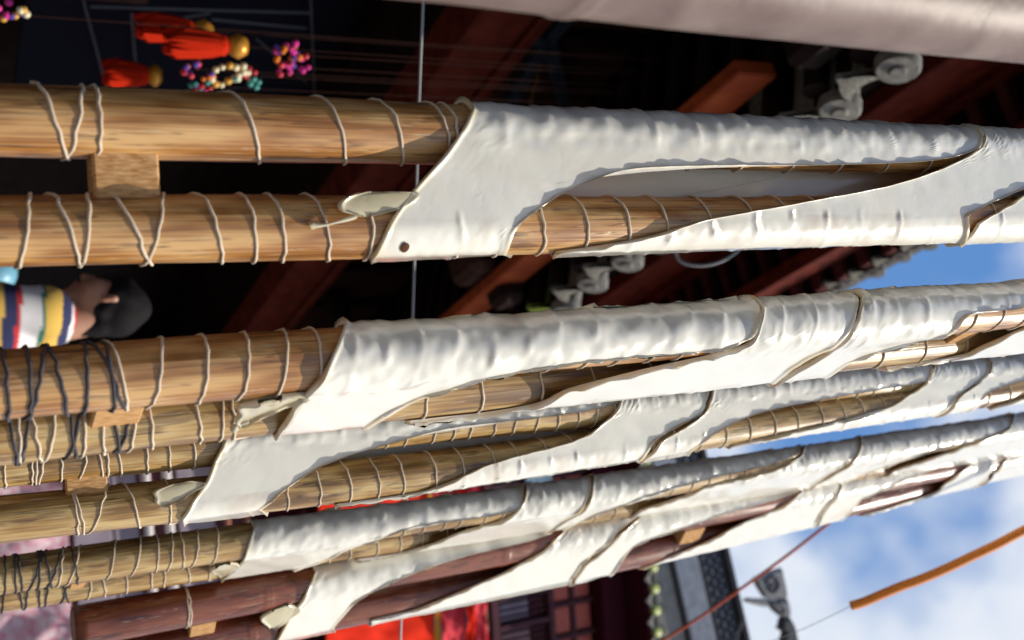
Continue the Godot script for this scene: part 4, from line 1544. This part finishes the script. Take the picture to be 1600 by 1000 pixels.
	for s in [-1.0, 1.0]:
		var a: Vector3 = hip + lf * 0.085 * s
		var kn2: Vector3 = Vector3(a.x, 0.48, a.z) + fw * 0.03
		var an: Vector3 = Vector3(a.x, 0.09, a.z) - fw * 0.01
		legs.append([a, kn2, 0.095, 0.062])
		legs.append([kn2, an, 0.062, 0.045])
		var shoe := [[Vector3(an.x, 0.04, an.z) - fw * 0.03, Vector3(an.x, 0.035, an.z) + fw * 0.15, 0.042, 0.034], [an, Vector3(an.x, 0.05, an.z), 0.045, 0.042]]
		put(body_mesh(shoe, 0.01, 0.02), "shoe", mat(Color(0.03, 0.03, 0.035), 0.6), o)
	legs.append([hip + lf * 0.06 + Vector3(0, 0.05, 0), hip - lf * 0.06 + Vector3(0, 0.05, 0), 0.11, 0.11])
	put(body_mesh(legs, 0.014, 0.04), "trousers", mat(Color(0.02, 0.022, 0.035), 0.9), o)

func extras() -> void:
	M.thread = mat(Color(0.035, 0.015, 0.012), 0.8)
	M.gold_bead = mat(Color(0.60, 0.27, 0.03), 0.35, 0.4)
	M.tassel_red = mat(Color(0.50, 0.022, 0.005), 0.85)
	# weathered post at the upper right, close to the camera
	var post := pole(-50, 40, 190, 0.09)
	post.a = at(900, -104, 0.62)
	post.b = at(1600, -2, 0.62 * 3050.0 / 2350.0)
	var pm := put(pole_mesh(post, 0.0, post.b.y + 0.5, 0.42, fposmod(h_on_pole(post, 958, PI * 0.5), 0.42)), "bamboo_post", M.bamboo_post)
	tag(pm, "thick weathered pinkish-brown bamboo post crossing the upper right corner", "post")
	# the long grey wire
	var w := put(tube(smooth_path([at(668, -260, 2.0), at(661, 0, 2.05), at(655, 150, 2.1), at(645, 490, 2.2), at(635, 784, 2.3), at(626, 985, 2.4), at(618, 1240, 2.5)], 8), 0.0026, 7), "grey_wire", M.wire)
	tag(w, "thin straight grey wire running behind the racks near the middle of the photo", "wire")
	var loop := put(tube(smooth_path([at(1052, 372, 3.0), at(1056, 396, 3.0), at(1066, 410, 3.0), at(1095, 415, 3.0), at(1125, 409, 3.0), at(1150, 394, 3.0), at(1172, 368, 3.0)], 8), 0.0045, 7), "cable_loop", M.wire)
	tag(loop, "sagging loop of grey cable under the eave between the two upper racks", "cable")
	# orange sleeve on a wire in the sky, and a red line over the grey ridge
	var sk := thing("sleeved_wire", at(1330, 947, 2.8), "orange tube sleeve on a thin wire against the clouds at lower right", "wire")
	var sp := []
	for q in [[1330, 947], [1352, 940], [1385, 926], [1412, 915], [1440, 905], [1480, 888], [1520, 869], [1560, 850], [1600, 829], [1680, 790], [1800, 735]]:
		sp.append(at(q[0], q[1], 2.8) - sk.position)
	put(tube(smooth_path(sp, 5), 0.0115, 12), "orange_sleeve", worn(Color(0.70, 0.19, 0.010), Color(0.90, 0.30, 0.03), 0.55, 9.0, 111, 0.04), sk)
	var thin := []
	for q in [[1080, 1060], [1180, 1012], [1255, 983], [1330, 947]]:
		thin.append(at(q[0], q[1], 2.8) - sk.position)
	put(tube(smooth_path(thin, 5), 0.0009, 6), "thin_wire", M.wire, sk)
	var rl := put(tube(smooth_path([at(960, 1050, 4.2), at(1037, 1000, 4.2), at(1090, 967, 4.2), at(1132, 938, 4.2), at(1230, 868, 4.2), at(1330, 790, 4.2)], 6), 0.006, 7), "red_line", mat(Color(0.50, 0.11, 0.06), 0.6))
	tag(rl, "thin reddish cord slanting across the grey ridge at the bottom of the photo", "cord")
	# red banner and cloths on the courtyard hall
	var ban := thing("red_banner", Vector3(0, 0, 0), "bright red cloth banner with a yellow stripe on the courtyard hall", "banner")
	put(cloth_mesh(0.62, 6.0, 2.90, 3.85, -8.62, 0.05, 7.0, 0.4), "lower_cloth", M.red_cloth, ban)
	put(cloth_mesh(0.62, 6.0, 3.852, 3.90, -8.60, 0.03, 7.0, 0.4), "yellow_stripe", M.yellow_trim, ban)
	put(cloth_mesh(0.62, 6.0, 3.905, 4.12, -8.60, 0.05, 9.0, 1.7), "upper_cloth", M.rose_cloth, ban)
	put(cloth_mesh(0.62, 6.0, 4.12, 4.21, -8.55, 0.04, 11.0, 2.9), "red_valance", M.red_cloth, ban)
	put(cloth_mesh(0.62, 6.0, 4.21, 4.33, -8.56, 0.04, 11.0, 4.0), "pink_valance", M.rose_cloth, ban)
	round_bar(ban, "banner_rod", M.brown_pipe, Vector3(0.6, CAM_Y + 4.33, -8.6), Vector3(6.02, CAM_Y + 4.33, -8.6), 0.02)
	tag(put(cloth_mesh(0.7, 6.0, 0.2, 1.0, -8.3, 0.08, 8.0, 2.2), "patterned_cloth", M.pink_print), "pink and white patterned cloth hanging low at the left of the photo", "cloth")
	var pale := put(cloth_mesh(1.38, 1.62, 4.88, 5.14, -8.7, 0.02, 2.0, 0.0), "pale_pennant", mat(Color(0.42, 0.55, 0.66), 0.8))
	tag(pale, "small pale blue cloth pennant by the hall's windows, seen between two racks", "pennant")
	# trinkets in the dark shop
	var ww := 1.85
	var beam := CAM_Y + 2.48
	tassel(on_plane(372, 72, ww), 0.165, 0.07, "large bright red tassel with a gold knot hanging in the dark shop", beam)
	tassel(on_plane(318, 48, ww + 0.1), 0.145, 0.066, "red tassel left of and above the gold-knotted one in the shop", beam)
	tassel(on_plane(242, 118, 2.75), 0.17, 0.10, "dim dark red tassel deep in the shop's shade", CAM_Y + 2.3)
	var bead_mats := [mat(Color(0.75, 0.68, 0.45), 0.3), mat(Color(0.62, 0.33, 0.04), 0.3), mat(Color(0.55, 0.03, 0.05), 0.5), mat(Color(0.05, 0.30, 0.28), 0.5), mat(Color(0.60, 0.05, 0.28), 0.6), mat(Color(0.10, 0.06, 0.32), 0.6), mat(Color(0.66, 0.18, 0.03), 0.6)]
	var ringc := on_plane(352, 116, ww)
	var gar := thing("bead_ring", ringc, "ring of white and yellow beads hanging below the gold knot in the shop", "beads")
	var pts := []
	for k in 12:
		var a := TAU * k / 12
		pts.append(LD * cos(a) * 0.055 + Vector3.UP * sin(a) * 0.042 + LN * rng.randf_range(-0.008, 0.008))
	lumpy(pts, [0, 1, 0, 0, 1], bead_mats, gar, "bead", 0.0105)
	round_bar(gar, "hanging_cord", M.thread, Vector3(0, 0.04, 0), Vector3(0, beam - ringc.y, 0), 0.0014, 5)
	var balls := [[452, 85, 14, [4, 6, 5], "cluster of magenta and orange embroidered balls hanging in the shop"], [455, 105, 10, [4, 2, 4], "pink-fringed trinket cluster beside the embroidered balls"], [308, 108, 6, [2, 6, 5], "small red and purple bead cluster left of the bead ring"], [388, 118, 9, [3, 2, 0], "teal, red and white beads right of the bead ring"], [315, 135, 10, [2, 3, 4], "tiny multicoloured beads just above the top rack"], [10, 22, 12, [4, 1, 5, 0], "colourful trinket bundle in the photo's top left corner"]]
	for q in balls:
		var c := on_plane(q[0], q[1], ww)
		var cl := thing("trinket_cluster", c, q[4], "trinket", "trinkets hanging in the shop")
		var pp := []
		for k in q[2] + 6:
			pp.append(LD * rng.randf_range(-0.05, 0.05) + Vector3.UP * rng.randf_range(-0.045, 0.045) + LN * rng.randf_range(-0.02, 0.02))
		lumpy(pp, q[3], bead_mats, cl, "bead", 0.0095)
		round_bar(cl, "hanging_cord", M.thread, Vector3(0, 0.0, 0), Vector3(0, beam - c.y, 0), 0.0014, 5)
	# dim display board with frames at the back of the shop
	var bd := thing("display_board", on_plane(300, 70, 3.0), "dark blue display board at the back of the shop behind the tassels", "board")
	var p := bd.position
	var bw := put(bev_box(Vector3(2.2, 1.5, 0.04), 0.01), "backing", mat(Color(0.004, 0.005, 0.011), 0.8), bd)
	bw.transform = Transform3D(Basis(LD, Vector3.UP, -LN), LN * 0.05)
	for q in [[130, 0, 170, 150], [140, 10, 490, 20], [205, 20, 215, 140], [330, 30, 480, 44], [485, -10, 492, 150], [400, 60, 480, 130], [270, 30, 330, 20]]:
		bar(bd, "wire_rack", mat(Color(0.05, 0.055, 0.075), 0.5), on_plane(q[0], q[1], 2.98) - p, on_plane(q[2], q[3], 2.98) - p, 0.012, 0.012, LN)
	var bp := lbox(self, numbered("wooden_panel"), M.brown_wood, 3.6, 4.25, 2.9, 2.96, -0.3, 1.05)
	tag(bp, "dark brown wooden panel in the shop at the photo's top left", "panel")
	# behind the woman
	var ball := SphereMesh.new()
	ball.radius = 0.1
	ball.height = 0.2
	var bl := put(ball, "blue_ball", mat(Color(0.16, 0.40, 0.55), 0.4))
	bl.position = on_plane(-8, 426, 2.2)
	tag(bl, "light blue ball at the photo's left edge above the woman's shoulder", "ball")
	var bt := thing("blue_cap_figure", on_plane(440, 466, 2.75), "small blue and brown trinket hanging deep in the shop above the woman", "trinket")
	lumpy([Vector3.ZERO, Vector3(0.02, 0.09, 0.02), LD * 0.06], [5, 6, 5], bead_mats, bt, "bead", 0.05)
	round_bar(bt, "hanging_cord", M.thread, Vector3.ZERO, Vector3(0, CAM_Y + 2.3 - bt.position.y, 0), 0.0014, 5)
	person()
